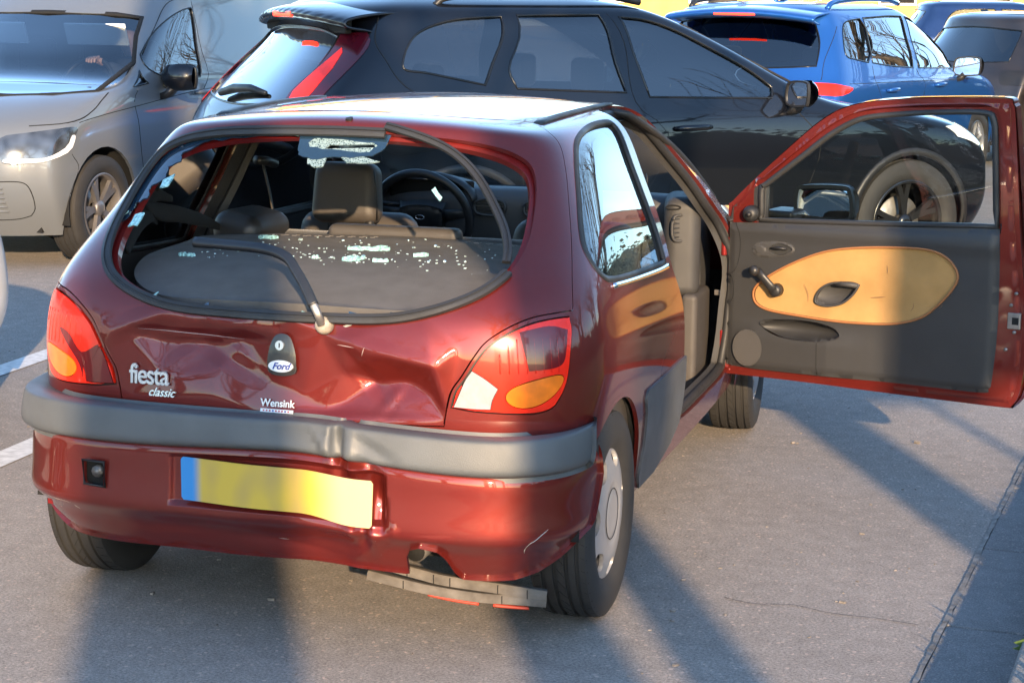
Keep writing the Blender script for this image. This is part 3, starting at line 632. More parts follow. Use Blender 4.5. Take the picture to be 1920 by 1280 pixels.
# under-floor and wheel wells so that nothing shows through
MB().box((-.60, .30, .22), (.60, 3.5, .27)).build('floor_pan', MT['black'], CAR)
MB().box((-.70, .20, .30), (.70, .24, .58)).build('rear_panel', MT['red_in'], CAR)
for s_ in (1, -1):
    for yc in (.62, 3.066):
        a = np.linspace(R(2), R(178), 24); o0 = s_*.50; o1 = s_*.780
        V = [(o, yc+.335*math.cos(t), .285+.335*math.sin(t)) for t in a for o in (o0, o1)]
        F = [(2*i, 2*i+1, 2*i+3, 2*i+2) for i in range(len(a)-1)]
        V += [(o0, yc, .30)]; F += [(2*i, 2*i+2, len(V)-1) for i in range(len(a)-1)]
        mk('wheel_liner', V, F, pbr('liner_felt', (.012, .012, .012), .95, bump=1, bscale=60), CAR)
# ------------------------------------------------------------------ wheels
def tyre_prof(r, w, rim):
    """half-round shouldered section with three grooves"""
    h = w/2; P = [(rim, -h*.78), (rim+.02, -h*.95), (r*.80, -h*1.02), (r*.92, -h*.97), (r*.975, -h*.86)]
    for g in (-.50, -.12, .26, .60):
        P += [(r*.997-abs(g)*.004, h*(g-.07)), (r-.009, h*(g-.05)), (r-.009, h*(g+.05)), (r*.997-abs(g)*.004, h*(g+.07))]
    return P+[(r*.975, h*.86), (r*.92, h*.97), (r*.80, h*1.02), (rim+.02, h*.95), (rim, h*.78)]
def tyre(name, r, w, rim, parent, n=72, sipes=True):
    V, F = lathe(tyre_prof(r, w, rim), n); o = mk(name, V, F, MT['tyre'], parent); m = o.modifiers.new('e', 'EDGE_SPLIT'); m.split_angle = R(38)
    if sipes:   # cut lines across the shoulder blocks
        mb = MB(); h = w/2
        rad = lambda g_: float(np.interp(abs(g_), [0, .60, .67, .86, .97], [r*.997, r*.997-.0024, r*.992-.002, r*.975, r*.92]))-.0004
        for k in range(46):
            t = 2*np.pi*k/46
            for g0, g1, sh in ((.68, .90, .04), (-.90, -.60, -.04), (-.04, .18, .10)):
                P = [(h*(g0+(g1-g0)*j/3), rad(g0+(g1-g0)*j/3)*math.cos(t+sh*j/3), rad(g0+(g1-g0)*j/3)*math.sin(t+sh*j/3)) for j in range(4)]
                mb.tube(P, .0013, 4)
        s_ = mb.build('tread_sipe', MT['black'], o); s_['kind'] = 'stuff'
    return o
def hubcap(parent, r, off):
    def f(q):
        rr = np.hypot(q[:, 0], q[:, 1])/r
        return np.stack([off+.012-.020*rr**4-.005*np.exp(-((rr-.38)/.06)**2), q[:, 0], q[:, 1]], 1)
    Hs = Fn(f); t = np.linspace(0, 2*np.pi, 64, endpoint=False); holes = []
    for k in range(7):
        c = 2*np.pi*k/7+.2; a = np.linspace(0, 2*np.pi, 16, endpoint=False)
        rr = .82*r+.125*r*np.cos(a); th = c+(.24+.07*np.cos(a))*np.sin(a)
        holes.append(np.stack([rr*np.cos(th), rr*np.sin(th)], 1))
    h_ = panel('hubcap', Hs, np.stack([r*np.cos(t), r*np.sin(t)], 1), holes, MT['silver'], parent, h=.012, flange=.012)
    V, F = lathe([(r*.365, off+.0085), (r*.375, off+.0100), (r*.385, off+.0085)], 40); mk('centre_ring', V, F, MT['dark'], h_)
    V, F = lathe([(r*1.0, off-.02), (r*.9, off-.028), (.0, off-.03)], 40); mk('steel_wheel', V, F, MT['dark'], parent)
    return h_
def small_wheel(loc, side, steer=0):
    w = empty('wheel', loc, parent=CAR); w.rotation_euler = (rng.uniform(0, 6), 0, 0) if not steer else (0, 0, steer)
    w.scale = (side, 1, 1)
    tyre('tyre', .288, .172, .178, w); hubcap(w, .186, .072)
    return w
small_wheel((.708, .62, .288), 1); small_wheel((-.708, .62, .288), -1); small_wheel((.715, 3.066, .288), 1, R(3)); small_wheel((-.715, 3.066, .288), -1, R(3))
# ------------------------------------------------------------------ tailgate furniture
def frame_at(x, z, off=0.):
    p, n = gpt(x, z, off); n = Vector(n); xx = Vector((1, 0, 0)); xx = (xx-n*xx.dot(n)).normalized(); zz = n.cross(xx)
    m = Matrix((xx, zz, n)).transposed().to_4x4(); m.translation = Vector(p); return m
def flat_panel(name, M_, pts, mat, parent, th=.003, holes=(), dome=0., h=.01):
    c = np.asarray(pts, float).mean(0); rad = np.abs(np.asarray(pts)-c).max(0)
    def f(q):
        z = th+dome*np.clip(1-((q-c)/rad*.92)[:, 0]**2-((q-c)/rad*.92)[:, 1]**2, 0, 1)**.6
        return np.array([M_ @ Vector((a_, b_, c_)) for a_, b_, c_ in zip(q[:, 0], q[:, 1], z)])
    return panel(name, Fn(f), pts, list(holes), mat, parent, h=h, flange=th+.004)
def text(name, body, M_, size, mat, parent, ex=.0012, shear=0., bold=0., sx=1., align='CENTER'):
    c = bpy.data.curves.new(name, 'FONT'); c.body = body; c.size = size; c.extrude = ex; c.align_x = align; c.align_y = 'CENTER'; c.shear = shear; c.offset = bold; c.bevel_depth = 0; c.space_character = 1.0 if size < .04 else .9
    t = bpy.data.objects.new(name, c); COL.objects.link(t); bpy.context.view_layer.update()
    me = bpy.data.meshes.new_from_object(t.evaluated_get(bpy.context.evaluated_depsgraph_get())); bpy.data.objects.remove(t)
    for v in me.vertices: v.co = M_ @ Vector((v.co.x*sx, v.co.y, v.co.z))
    me.materials.clear(); me.materials.append(mat); me.update()
    o = bpy.data.objects.new(name, me); COL.objects.link(o); o.parent = parent; return o

MT['badge'] = pbr('badge_chrome', (.70, .72, .74), .25, .55)
# lock pod with its oval emblem
pod = empty('lock_pod', parent=GATE)
pts = cr([(0, .056), (-.022, .047), (-.036, .012), (-.040, -.025), (-.034, -.047), (0, -.054), (.034, -.047), (.040, -.025), (.036, .012), (.022, .047)], n=4)
Mp = frame_at(.013, .762, .004); Mp = Mp @ Matrix.Rotation(R(0), 4, 'X')
flat_panel('pod_shell', Mp, pts, pbr('pod_plastic', (.035, .033, .031), .33, coat=.3), pod, .006, dome=.008, h=.006)
t = np.linspace(0, 2*np.pi, 28, endpoint=False)
flat_panel('lock_cylinder', Mp, np.stack([-.004+.0115*np.cos(t), .026+.0125*np.sin(t)], 1), MT['badge'], pod, .018, h=.006)
flat_panel('key_slot', Mp, [(-.0055, .020), (-.0025, .020), (-.0025, .032), (-.0055, .032)], MT['black'], pod, .0186, h=.02)
em = flat_panel('oval_emblem', Mp, np.stack([.034*np.cos(t), -.028+.0155*np.sin(t)], 1), MT['white'], pod, .0165, h=.006)
text('emblem_script', 'Ford', Mp @ Matrix.Translation((.001, -.0285, .0173)), .0235, MT['blue'], pod, .0004, shear=.35, bold=.0006, sx=1.05)
# badges
text('model_badge', 'fiesta', frame_at(-.362, .686, .010), .074, MT['badge'], GATE, .003, bold=.0009, sx=.86)
text('trim_badge', 'classic', frame_at(-.325, .643, .008), .032, MT['badge'], GATE, .002, shear=.40, bold=.0004, sx=.98)
text('dealer_sticker', 'Wensink', frame_at(.004, .636, .0075), .0275, MT['white'], GATE, .0012, bold=.0005, sx=.92)
flat_panel('dealer_strip', frame_at(.004, .6165, .006), [(-.045, -.0045), (.045, -.0045), (.045, .0045), (-.045, .0045)], MT['white'], GATE, .0008, h=.02)
for k in range(9): flat_panel('dealer_strip_mark', frame_at(.004, .6165, .006), [(-.038+k*.0085, -.0022), (-.0335+k*.0085, -.0022), (-.0335+k*.0085, .0022), (-.038+k*.0085, .0022)], MT['blue'] if k % 4 == 3 else pbr('pale_red_print', (.45, .05, .06), .5), GATE, .0014, h=.02)
# roof-edge washer nozzle and the small tear
flat_panel('washer_nozzle', frame_at(.018, 1.345 if False else 1.338, .0), [(-.008, -.007), (.009, -.008), (.009, .008), (.002, .009), (-.009, .001)], MT['dark'], GATE, .006, h=.02)
flat_panel('paint_chip', frame_at(.195, .852, .001), [(-.018, -.006), (-.004, -.001), (.012, .006), (.016, .008), (.004, -.004), (-.010, -.009)], pbr('bare_primer', (.30, .30, .28), .6), GATE, .0006, h=.02)
for a_, b_ in (((-.40, .808), (-.10, .795)), ((.165, .80), (.215, .797)), ((.245, .80), (.235, .775))):
    q = np.linspace(a_, b_, 14); pp = np.array([gpt(x, z, .0006)[0] for x, z in q]); V, F = tube(pp, np.sin(np.linspace(.15, 3, 14))*.0012, 5); mk('scratch', V, F, pbr('scratch', (.42, .30, .28), .5), GATE)
# wiper: spindle cap, bare metal end, cranked black arm without its blade
wp = empty('rear_wiper', parent=GATE)
pv, nv = gpt(.128, .846, .0); pv = np.array(pv); nv = np.array(nv)
V, F = tube(np.array([pv-nv*.005, pv+nv*.012, pv+nv*.024, pv+nv*.028]), [.026, .024, .019, .010], 20); mk('spindle_cap', V, F, pbr('grimy_cap', (.30, .26, .21), .6, var=.3, vscale=60), wp)
arm = cr([pv+nv*.026, (.124, .134, .880), (.106, .140, .912), (.071, .171, .952), (.038, .200, .981), (.005, .229, 1.006), (-.040, .248, 1.020), (-.092, .257, 1.027), (-.176, .264, 1.030), (-.281, .272, 1.032)], closed=False, n=8)
sec = lambda w, t: [(-w, -t), (-w*.9, t*.6), (-w*.5, t), (w*.5, t), (w*.9, t*.6), (w, -t)]
nv_up = np.array([0, -.72, .69])
V, F = sweep(arm[:17], sec(.0105, .006), nv_up); mk('arm_root', V, F, MT['steel'], wp)
V, F = sweep(arm[14:], sec(.0135, .008), nv_up); mk('wiper_arm', V, F, pbr('wiper_black', (.020, .022, .026), .4, var=.2), wp)

# ------------------------------------------------------------------ the open driver-side opposite door
DR = empty('open_door', (.781, 2.455, 0), R(-14.93), CAR)
d_out = cr([(0, .335), (.284, .336), (.625, .332), (.95, .330), (1.04, .331), (1.064, .37), (1.078, .448), (1.082, .561), (1.07, .703), (1.045, .887), (1.025, 1.094), (1.005, 1.300), (.996, 1.340), (.965, 1.357), (.746, 1.350), (.573, 1.338), (.452, 1.318), (.38, 1.29), (.322, 1.253), (.251, 1.194), (.105, 1.061), (.005, .962), (-.012, .93), (-.008, .75), (-.004, .5)], n=5, sharp=(0, 4))
d_gl = cr([(.905, 1.313), (.940, 1.285), (.950, 1.20), (.968, .932), (.55, .912), (.115, .895), (.112, 1.010), (.136, 1.035), (.254, 1.128), (.354, 1.208), (.433, 1.257), (.503, 1.282), (.609, 1.296), (.745, 1.308)], n=5, sharp=(3, 5))
def pl(y, bulge=None):
    def f(q): return np.stack([q[:, 0], y+(bulge(q) if bulge else 0*q[:, 0]), q[:, 1]], 1)
    return Fn(f)
def edge_roll(poly, w, d):
    A_ = np.asarray(poly, float); B_ = np.roll(A_, -1, 0); AB = B_-A_; L2 = np.maximum((AB**2).sum(1), 1e-12)
    def b(q):
        o = np.zeros(len(q))
        for i in range(0, len(q), 1500):
            c = q[i:i+1500, None]-A_[None]; t = np.clip((c*AB[None]).sum(2)/L2, 0, 1); m = np.sqrt(((c-t[..., None]*AB[None])**2).sum(2)).min(1)
            t = np.clip(m/w, 0, 1); o[i:i+1500] = d*(1-np.sqrt(np.maximum(0, 1-(1-t)**2)))
        return o
    return b
panel('door_frame', pl(.0), d_out, [d_gl, cr([(.05, .42), (.5, .42), (.92, .42), (.92, .85), (.5, .85), (.05, .83)], n=2, sharp=range(6))], MT['red'], DR, h=.03, flange=.045)
f2 = panel('frame_ridge', pl(-.014, edge_roll(poff(d_out, -.016), .012, .012)), poff(d_out, -.016), [poff(d_gl, .022), cr([(.05, .42), (.5, .42), (.92, .42), (.92, .85), (.5, .85), (.05, .83)], n=2, sharp=range(6))], MT['red'], DR, h=.012, flange=.016)
def skin(q):
    z = q[:, 1]; return .075-.030*np.clip((z-.9)/.45, 0, 1)+.018*np.sin(np.clip((z-.33)/.57, 0, 1)*np.pi)
SK = pl(0, skin); SK.nrm = lambda uv, e=2e-3: -Fn.nrm(SK, uv, e)
panel('outer_skin', SK, poff(d_out, .006), [d_gl], MT['red'], DR, h=.04, flange=.05)
panel('door_glass', pl(.03), poff(d_gl, .01), [], glass('door_pane_glass', (.74, .82, .82), .45), DR, h=.2)
gs = poff(d_gl, -.004); V, F = sweep(np.stack([gs[:, 0], gs[:, 0]*0-.004, gs[:, 1]], 1), [(-.009, -.014), (-.009, .010), (.009, .012), (.009, -.014)], (0, -1, 0), True); mk('glass_channel', V, F, MT['rubber'], DR)
MB().box((.112, .004, .89), (.128, .04, 1.022)).build('divider_bar', MT['rubber'], DR, bevel=.002)
# door card
tr = cr([(.004, .870), (.02, .886), (.263, .897), (.652, .913), (.955, .928), (.978, .91), (.988, .623), (.978, .424), (.968, .39), (.94, .374), (.677, .373), (.283, .370), (.077, .369), (.018, .372), (.002, .40), (.0, .607)], n=6)
ye = cr([(.11, .632), (.119, .667), (.172, .712), (.268, .767), (.37, .809), (.471, .830), (.602, .843), (.732, .846), (.798, .829), (.837, .795), (.850, .756), (.828, .71), (.781, .655), (.73, .613), (.648, .585), (.548, .574), (.413, .571), (.275, .578), (.177, .586), (.127, .603)], n=4)
po = cr([(.142, .537), (.164, .552), (.296, .562), (.396, .552), (.437, .529), (.428, .507), (.359, .493), (.237, .494), (.165, .514)], n=4)
cu = cr([(.343, .641), (.361, .677), (.4, .701), (.468, .709), (.502, .704), (.48, .668), (.442, .635), (.393, .621), (.353, .625)], n=4, sharp=(4,))
roll = edge_roll(tr, .035, .020)
def card_b(q):
    x, z = q[:, 0], q[:, 1]; lo = np.clip((.56-z)/.08, 0, 1); lo = lo*lo*(3-2*lo)
    return roll(q)-.016*lo*np.clip((x-.02)/.1, 0, 1)*np.clip((.60-x)/.2, 0, 1)-.006*np.exp(-((z-.87)/.03)**2)
MT['card'] = pbr('door_card_vinyl', (.028, .028, .029), .5, bump=.35, bscale=600, var=.10, vscale=6)
CARD = panel('door_card', pl(-.034, card_b), tr, [ye, po], MT['card'], DR, h=.016, flange=.03)
panel('insert_board', pl(-.028, lambda q: .006*np.exp(-((q[:, 1]-.66)/.05)**2)-.003), poff(ye, -.003), [cu], MT['yellow_felt'], DR, h=.02, flange=.006)
V, F = sweep(np.stack([ye[:, 0], ye[:, 0]*0-.037, ye[:, 1]], 1), [(-.004, -.003), (-.003, .003), (.003, .003), (.004, -.003)], (0, -1, 0), True); mk('insert_piping', V, F, pbr('orange_edge', (.30, .12, .04), .7), CARD)
def bowl(nm, poly, depth, y0, mat, par):
    c = poly.mean(0); r = np.abs(poly-c).max(0)
    def b(q):
        t = np.clip(((q-c)/r)[:, 0]**2+((q-c)/r)[:, 1]**2, 0, 1); return depth*(1-t)**.5
    return panel(nm, pl(y0, b), poly, [], mat, par, h=.008)
bowl('map_pocket', po, .05, -.046, MT['card'], DR); bowl('pull_cup', cu, .03, -.030, MT['grey_trim'], DR)
V, F = sweep(np.stack([cu[:, 0], cu[:, 0]*0-.033, cu[:, 1]], 1), [(-.004, -.003), (-.003, .003), (.003, .003), (.004, -.003)], (0, -1, 0), True); mk('cup_rim', V, F, MT['grey_trim'], DR)
MB().tube([(.41, -.024, .699), (.45, -.034, .703), (.497, -.03, .70)], .009, 10).build('pull_lip', MT['grey_trim'], DR, smooth=True)
hd = empty('inner_handle', parent=DR)
hp = cr([(.100, .798), (.123, .824), (.205, .834), (.249, .826), (.262, .808), (.243, .788), (.166, .774), (.119, .776)], n=5)
hr = cr([(.163, .803), (.205, .828), (.254, .809), (.21, .785)], n=6)
panel('handle_bezel', pl(-.042, edge_roll(hp, .008, .006)), hp, [hr], MT['grey_trim'], hd, h=.006, flange=.014)
bowl('handle_recess', hr, .03, -.041, MT['dark'], hd)
MB().tube([(.172, -.036, .806), (.205, -.050, .812), (.235, -.046, .811)], [.006, .010, .007], 10, flat=.6).build('pull_lever', MT['dark'], hd, smooth=True)
t = np.linspace(0, 2*np.pi, 24, endpoint=False); panel('lock_button', pl(-.048, edge_roll(np.stack([.134+.024*np.cos(t), .80+.020*np.sin(t)], 1), .012, .006)), np.stack([.134+.024*np.cos(t), .80+.020*np.sin(t)], 1), [], MT['grey_trim'], hd, h=.006, flange=.006)
ck = empty('window_crank', parent=DR)
MB().tube([(.199, -.030, .661), (.199, -.058, .661), (.199, -.064, .661)], [.024, .022, .014], 20).build('crank_boss', MT['dark'], ck, smooth=True)
MB().tube([(.199, -.058, .661), (.180, -.064, .683), (.158, -.070, .708), (.140, -.074, .729)], [.017, .015, .014, .016], 12, flat=.6, upv=(0, -1, 0)).build('crank_arm', MT['dark'], ck, smooth=True)
MB().tube([(.140, -.068, .729), (.134, -.088, .731), (.130, -.104, .733)], [.013, .019, .014], 14).build('crank_knob', MT['dark'], ck, smooth=True)
t = np.linspace(0, 2*np.pi, 36, endpoint=False); sp_ = np.stack([.098+.056*np.cos(t), .446+.066*np.sin(t)], 1)
panel('speaker_grille', pl(-.056, edge_roll(sp_, .008, .004)), sp_, [], pbr('speaker_cloth', (.062, .058, .056), .75, bump=1., bscale=1400), DR, h=.012, flange=.03)
# hinge-side corner piece with the mirror adjuster, the mirror outside the glass
corner = np.array([(.0, .89), (.118, .896), (.118, 1.012), (.10, 1.02), (.01, .94)])
panel('mirror_corner', pl(-.010), corner, [], MT['rubber'], DR, h=.03, flange=.02)
MB().tube([(.085, -.01, .922), (.086, -.026, .922), (.087, -.044, .922), (.088, -.050, .922)], [.030, .030, .024, .012], 18).tube([(.09, -.048, .922), (.092, -.062, .922)], [.010, .007], 10).build('mirror_adjuster', MT['dark'], DR, smooth=True)
mr = empty('door_mirror', parent=DR)
mm = cr([(.185, .898), (.36, .892), (.395, .92), (.385, 1.0), (.35, 1.022), (.20, 1.015), (.172, .99), (.170, .92)], n=4)
panel('mirror_rim', pl(.16), mm, [poff(mm, -.014)], MT['dark'], mr, h=.02, flange=.02)
panel('mirror_glass', pl(.172, lambda q: .22*(q[:, 1]-.955)), poff(mm, -.012), [], MT['mirror'], mr, h=.05)
SB = pl(.20, lambda q: .05*np.clip(1-((q-mm.mean(0))/.13)[:, 0]**2-((q-mm.mean(0))/.085)[:, 1]**2, 0, 1)**.5); SB.nrm = lambda uv, e=2e-3: -Fn.nrm(SB, uv, e)
panel('mirror_shell', SB, mm, [], MT['dark'], mr, h=.015, flange=.045)
MB().box((.10, .05, .90), (.21, .20, .93)).build('mirror_foot', MT['dark'], mr, bevel=.01)
# hinges, check strap, latch
for z in (.46, .80): MB().box((-.045, -.012, z-.03), (.012, .022, z+.03)).tube([(-.018, -.015, z-.035), (-.018, -.015, z+.035)], .011, 10).build('hinge', MT['red_in'], DR, bevel=.003)
MB().box((-.06, .0, .615), (.03, .008, .635)).build('check_strap', MT['steel'], DR, bevel=.002)
MB().box((1.020, -.004, .60), (1.064, -.018, .655)).build('door_latch', MT['steel'], DR, bevel=.003)
MB().box((1.036, -.019, .616), (1.058, -.0195, .640)).build('latch_slot', MT['black'], DR)
for x, z in ((1.03, .68), (1.045, .59), (1.02, .53), (1.045, .72)): MB().tube([(x, -.012, z), (x, -.020, z)], .006, 8).build('door_screw', MT['steel'], DR, smooth=True)

# scuffs and pencil marks on the bare board
g = random.Random(5); mk_m = pbr('scuff_mark', (.16, .09, .05), .9)
for x0, z0, x1, z1, w_ in ((.60, .78, .602, .75, .0009), (.545, .665, .60, .672, .0010), (.70, .66, .69, .63, .0008), (.30, .69, .318, .63, .0008), (.80, .665, .79, .65, .0011)):
    q = cr([(x0, -.034, z0), ((x0+x1)/2+g.uniform(-.008, .008), -.034, (z0+z1)/2), (x1, -.034, z1)], closed=False, n=5); V, F = tube(q, np.sin(np.linspace(.3, 2.9, len(q)))*w_, 5); mk('scuff', V, F, mk_m, DR)

for q in ([(.004, .70), (.035, .72), (.052, .78), (.050, .85), (.03, .888)], [(.02, .60), (.032, .63), (.028, .68), (.010, .71)], [(.36, .49), (.362, .43), (.364, .376)]):
    w = cr(q, closed=False, n=8); y_ = -.034+card_b(w); V, F = tube(np.stack([w[:, 0], y_-.0004, w[:, 1]], 1), .0011, 5); mk('card_seam', V, F, MT['black'], CARD)

# ------------------------------------------------------------------ inside the red car
def shelf_f(q):
    x, y = q[:, 0], q[:, 1]; t = np.clip((.60+.18*x*x-y)/.36, 0, 1); z = .958-.072*t**1.7-.02*(x/.6)**4+.006*np.exp(-((y-.98)/.05)**2)+.003*np.sin(x*9+y*7)
    return np.stack([x, y, z], 1)
SF = Fn(shelf_f)
shp = cr([(0, .225), (.2, .235), (.38, .275), (.50, .37), (.575, .52), (.615, .75), (.60, .98), (.52, 1.07), (.3, 1.10), (0, 1.11), (-.3, 1.10), (-.52, 1.07), (-.60, .98), (-.615, .75), (-.575, .52), (-.50, .37), (-.38, .275), (-.2, .235)], n=5)
SHELF = panel('parcel_shelf', SF, shp, [], MT['shelf'], CAR, h=.025, flange=.025)
mb = MB()
for k in range(26):
    x = -.34+k*.036
    if -.02 < x < .22: continue
    for j in range(2):
        y = 1.02+.03*j; z = float(shelf_f(np.array([[x, y]]))[0, 2]); mb.box((x-.007, y-.003, z-.004), (x+.007, y+.003, z+.002))
v_ = mb.build('shelf_vent_slots', pbr('slot_light', (.15, .14, .13), .8), SHELF); v_['kind'] = 'stuff'
def rbox(name, c, s, mat, parent, bev=.03, rot=(0, 0, 0), sub=0, taper=0.):
    x, y, z = [k/2 for k in s]; t = 1-taper
    V = [(-x, -y, -z), (x, -y, -z), (x, y, -z), (-x, y, -z), (-x*t, -y, z), (x*t, -y, z), (x*t, y, z), (-x*t, y, z)]
    o = mk(name, V, [(0, 3, 2, 1), (4, 5, 6, 7), (0, 1, 5, 4), (1, 2, 6, 5), (2, 3, 7, 6), (3, 0, 4, 7)], mat, parent); o.location = c; o.rotation_euler = rot
    m = o.modifiers.new('b', 'BEVEL'); m.width = bev; m.segments = 5; m.limit_method = 'NONE'; w = o.modifiers.new('n', 'WEIGHTED_NORMAL')
    return o
MT['seat'] = pbr('seat_vinyl_grey', (.060, .052, .046), .55, bump=.3, bscale=500)
for sx in (-.39, .37):
    st = empty('front_seat', (sx, 1.70, 0), parent=CAR)
    rbox('seat_back', (0, .06, .66), (.50, .13, .58), MT['seat'], st, .06, (R(-14), 0, 0), taper=.18)
    rbox('seat_base', (0, .42, .40), (.50, .52, .16), MT['seat'], st, .05)
    rbox('headrest', (0, .0, 1.018), (.245, .105, .205), MT['seat'], st, .042, (R(-6), 0, 0), taper=.10)
    V, F = tube(np.array([(.118, -.040, .935), (.121, -.047, .98), (.119, -.052, 1.05), (.112, -.052, 1.10)]), .003, 6); mk('headrest_seam', V, F, MT['dark'], st)
    for px_ in (-.07, .07): MB().tube([(px_, .01, .86), (px_, .0, .95)], .007, 8).build('headrest_post', MT['dark'], st, smooth=True)
    MB().tube([(.09, -.02, .922), (.09, -.045, .922)], .014, 10).build('headrest_clip', MT['dark'], st, smooth=True)
rs = empty('rear_seat', (0, 1.15, 0), parent=CAR)
rbox('seat_back', (0, .06, .72), (1.16, .12, .46), MT['cloth'], rs, .05, (R(-8), 0, 0)); rbox('seat_base', (0, .30, .45), (1.16, .44, .14), MT['cloth'], rs, .04)
rbox('side_bolster', (-.50, .0, .955), (.17, .24, .12), MT['dark'], rs, .05, (0, R(10), R(-8))); rbox('side_bolster', (.56, -.03, .93), (.16, .30, .10), MT['cloth'], rs, .04)
rbox('shelf_roll', (-.02, -.02, .962), (.42, .07, .05), MT['brown_trim'], rs, .022)
# dashboard, cowl over the dials, vents, steering wheel
prof = [(2.70, .935), (2.60, .965), (2.53, .970), (2.485, .955), (2.465, .915), (2.475, .83), (2.50, .74), (2.52, .62), (2.52, .42), (2.72, .42)]
pc = cr(prof, n=4, sharp=(0, 7, 8, 9)); xs = np.linspace(-.69, .655, 12); n_ = len(pc)
V = [(x, y+.05*(abs(x)/.69)**3, z-.012*(x/.69)**2) for x in xs for y, z in pc]; F = [(i*n_+j, i*n_+(j+1) % n_, (i+1)*n_+(j+1) % n_, (i+1)*n_+j) for i in range(11) for j in range(n_)]
F = [f[::-1] for f in F]+[tuple(range(n_)), tuple((11*n_+j) for j in range(n_))[::-1]]
dash = mk('dashboard', V, F, pbr('dash_plastic', (.055, .055, .058), .5, bump=.4, bscale=500, var=.08), CAR); m_ = dash.modifiers.new('e', 'EDGE_SPLIT'); m_.split_angle = R(45)
a = np.linspace(R(8), R(172), 18); V = []; F = []
for k, y in enumerate((2.44, 2.47, 2.64)):
    V += [(-.36+(.185-.01*(k == 0))*math.cos(t), y, .905+(.112-.008*(k == 0)-.03*(k == 2))*math.sin(t)) for t in a]
F = [(i, i+1, 18+i+1, 18+i) for i in range(17)]+[(18+i, 18+i+1, 36+i+1, 36+i) for i in range(17)]
o = mk('dial_cowl', V, F, MT['dark'], dash); m_ = o.modifiers.new('s', 'SOLIDIFY'); m_.thickness = .008
rbox('dial_panel', (-.36, 2.50, .925), (.33, .02, .13), MT['black'], dash, .008)
def vent(c, w, h_, rz):
    v = empty('air_vent', c, rz, dash); t = np.linspace(0, 2*np.pi, 28, endpoint=False)
    ring_ = np.stack([w*np.sign(np.cos(t))*abs(np.cos(t))**.7, 0*t, h_*np.sign(np.sin(t))*abs(np.sin(t))**.7], 1)
    Vv, Ff = tube(ring_, .006, 6, True); mk('vent_bezel', Vv, Ff, MT['grey_trim'], v)
    f_ = mk('vent_back', np.vstack([ring_+[0, .02, 0], [[0, .02, 0]]]), [(i, (i+1) % 28, 28) for i in range(28)], MT['black'], v)
    for k in range(5):
        z = -h_*.7+k*h_*.35; ww = w*.92*math.sqrt(max(.1, 1-(z/h_)**2)); MB().box((-ww, .0, z-.002), (ww, .016, z+.003)).build('vent_slat', MT['dark'], v)
vent((.622, 2.305, .872), .028, .046, R(38)); vent((-.12, 2.455, .90), .06, .03, 0); vent((.07, 2.455, .90), .06, .03, 0)
# end of the dashboard and kick panel seen through the door opening
rbox('dash_end', (.605, 2.445, .80), (.13, .28, .36), MT['grey_trim'], dash, .045, (0, 0, R(12)))
rbox('kick_panel', (.665, 2.42, .46), (.06, .26, .36), MT['brown_trim'], dash, .02)
t = np.linspace(0, 2*np.pi, 20, endpoint=False); Vv, Ff = tube(np.array([(.60+.026*math.cos(q), 2.302+.0*math.cos(q), .945+.007*math.sin(q)) for q in t]), .003, 5, True); mk('demist_slot', Vv, Ff, MT['black'], dash)
sw = empty('steering_wheel', (-.362, 2.40, .862), parent=CAR); sw.rotation_euler = (R(22), 0, 0)
t = np.linspace(0, 2*np.pi, 60, endpoint=False); V, F = tube(np.array([(.180*math.cos(q), 0, .180*math.sin(q)) for q in t]), .0155, 12, True, upv=(0, 1, 0)); mk('wheel_rim', V, F, MT['dark'], sw)
hp_ = cr([(-.085, .030), (-.05, .050), (0, .055), (.05, .050), (.085, .030), (.075, -.04), (.04, -.10), (-.04, -.10), (-.075, -.04)], n=4)
panel('horn_pad', pl(-.03, edge_roll(hp_, .04, .02)), hp_, [], MT['dark'], sw, h=.01, flange=.04)
for a_, b_ in (((-.08, .01), (-.175, .02)), ((.08, .01), (.175, .02)), ((-.05, -.09), (-.09, -.155)), ((.05, -.09), (.09, -.155))):
    MB().tube([(a_[0], -.005, a_[1]), (b_[0], 0, b_[1])], [.026, .016], 10, flat=.5, upv=(0, 1, 0)).build('wheel_spoke', MT['dark'], sw, smooth=True)
t = np.linspace(0, 2*np.pi, 20, endpoint=False); V, F = tube(np.array([(.017*math.cos(q), -.031, .014+.0085*math.sin(q)) for q in t]), .0016, 5, True); mk('wheel_emblem', V, F, MT['chrome'], sw)
MB().tube([(-.10, .05, .02), (-.20, .04, .03)], .009, 8).build('column_stalk', MT['dark'], sw, smooth=True)
# windscreen, head lining, pillar trims, left door
def ws_net():
    rows = []
    for t_ in np.linspace(0, 1, 5):
        rows.append([[x*(.70-.145*t_), 2.685-.885*t_+.03*math.sin(t_*math.pi)-.16*x*x*(1-t_)-.09*x*x*t_, .945+.395*t_+.03*math.sin(t_*math.pi)-.035*x*x*t_] for x in np.linspace(-1, 1, 7)])
    return rows
WS = Net(ws_net(), mirror=False); wq = np.array([(0, 0), (6, 0), (6, 4), (0, 4)])
panel('windscreen', WS, wq, [], glass('windscreen_glass', (.72, .82, .84), 1.), CAR, h=.2)
V, F = sweep(WS(dens(wq, .2)), [(-.02, -.01), (-.02, .008), (.02, .008), (.02, -.01)], WS.nrm(dens(wq, .2)), True); mk('screen_surround', V, F, MT['rubber'], CAR)
HL = Fn(lambda q: np.stack([q[:, 0], q[:, 1], roofT(q[:, 0], q[:, 1])-.045], 1)); HL.nrm = lambda uv, e=2e-3: -Fn.nrm(Fn(lambda q: np.stack([q[:, 0], q[:, 1], roofT(q[:, 0], q[:, 1])], 1)), uv, e)
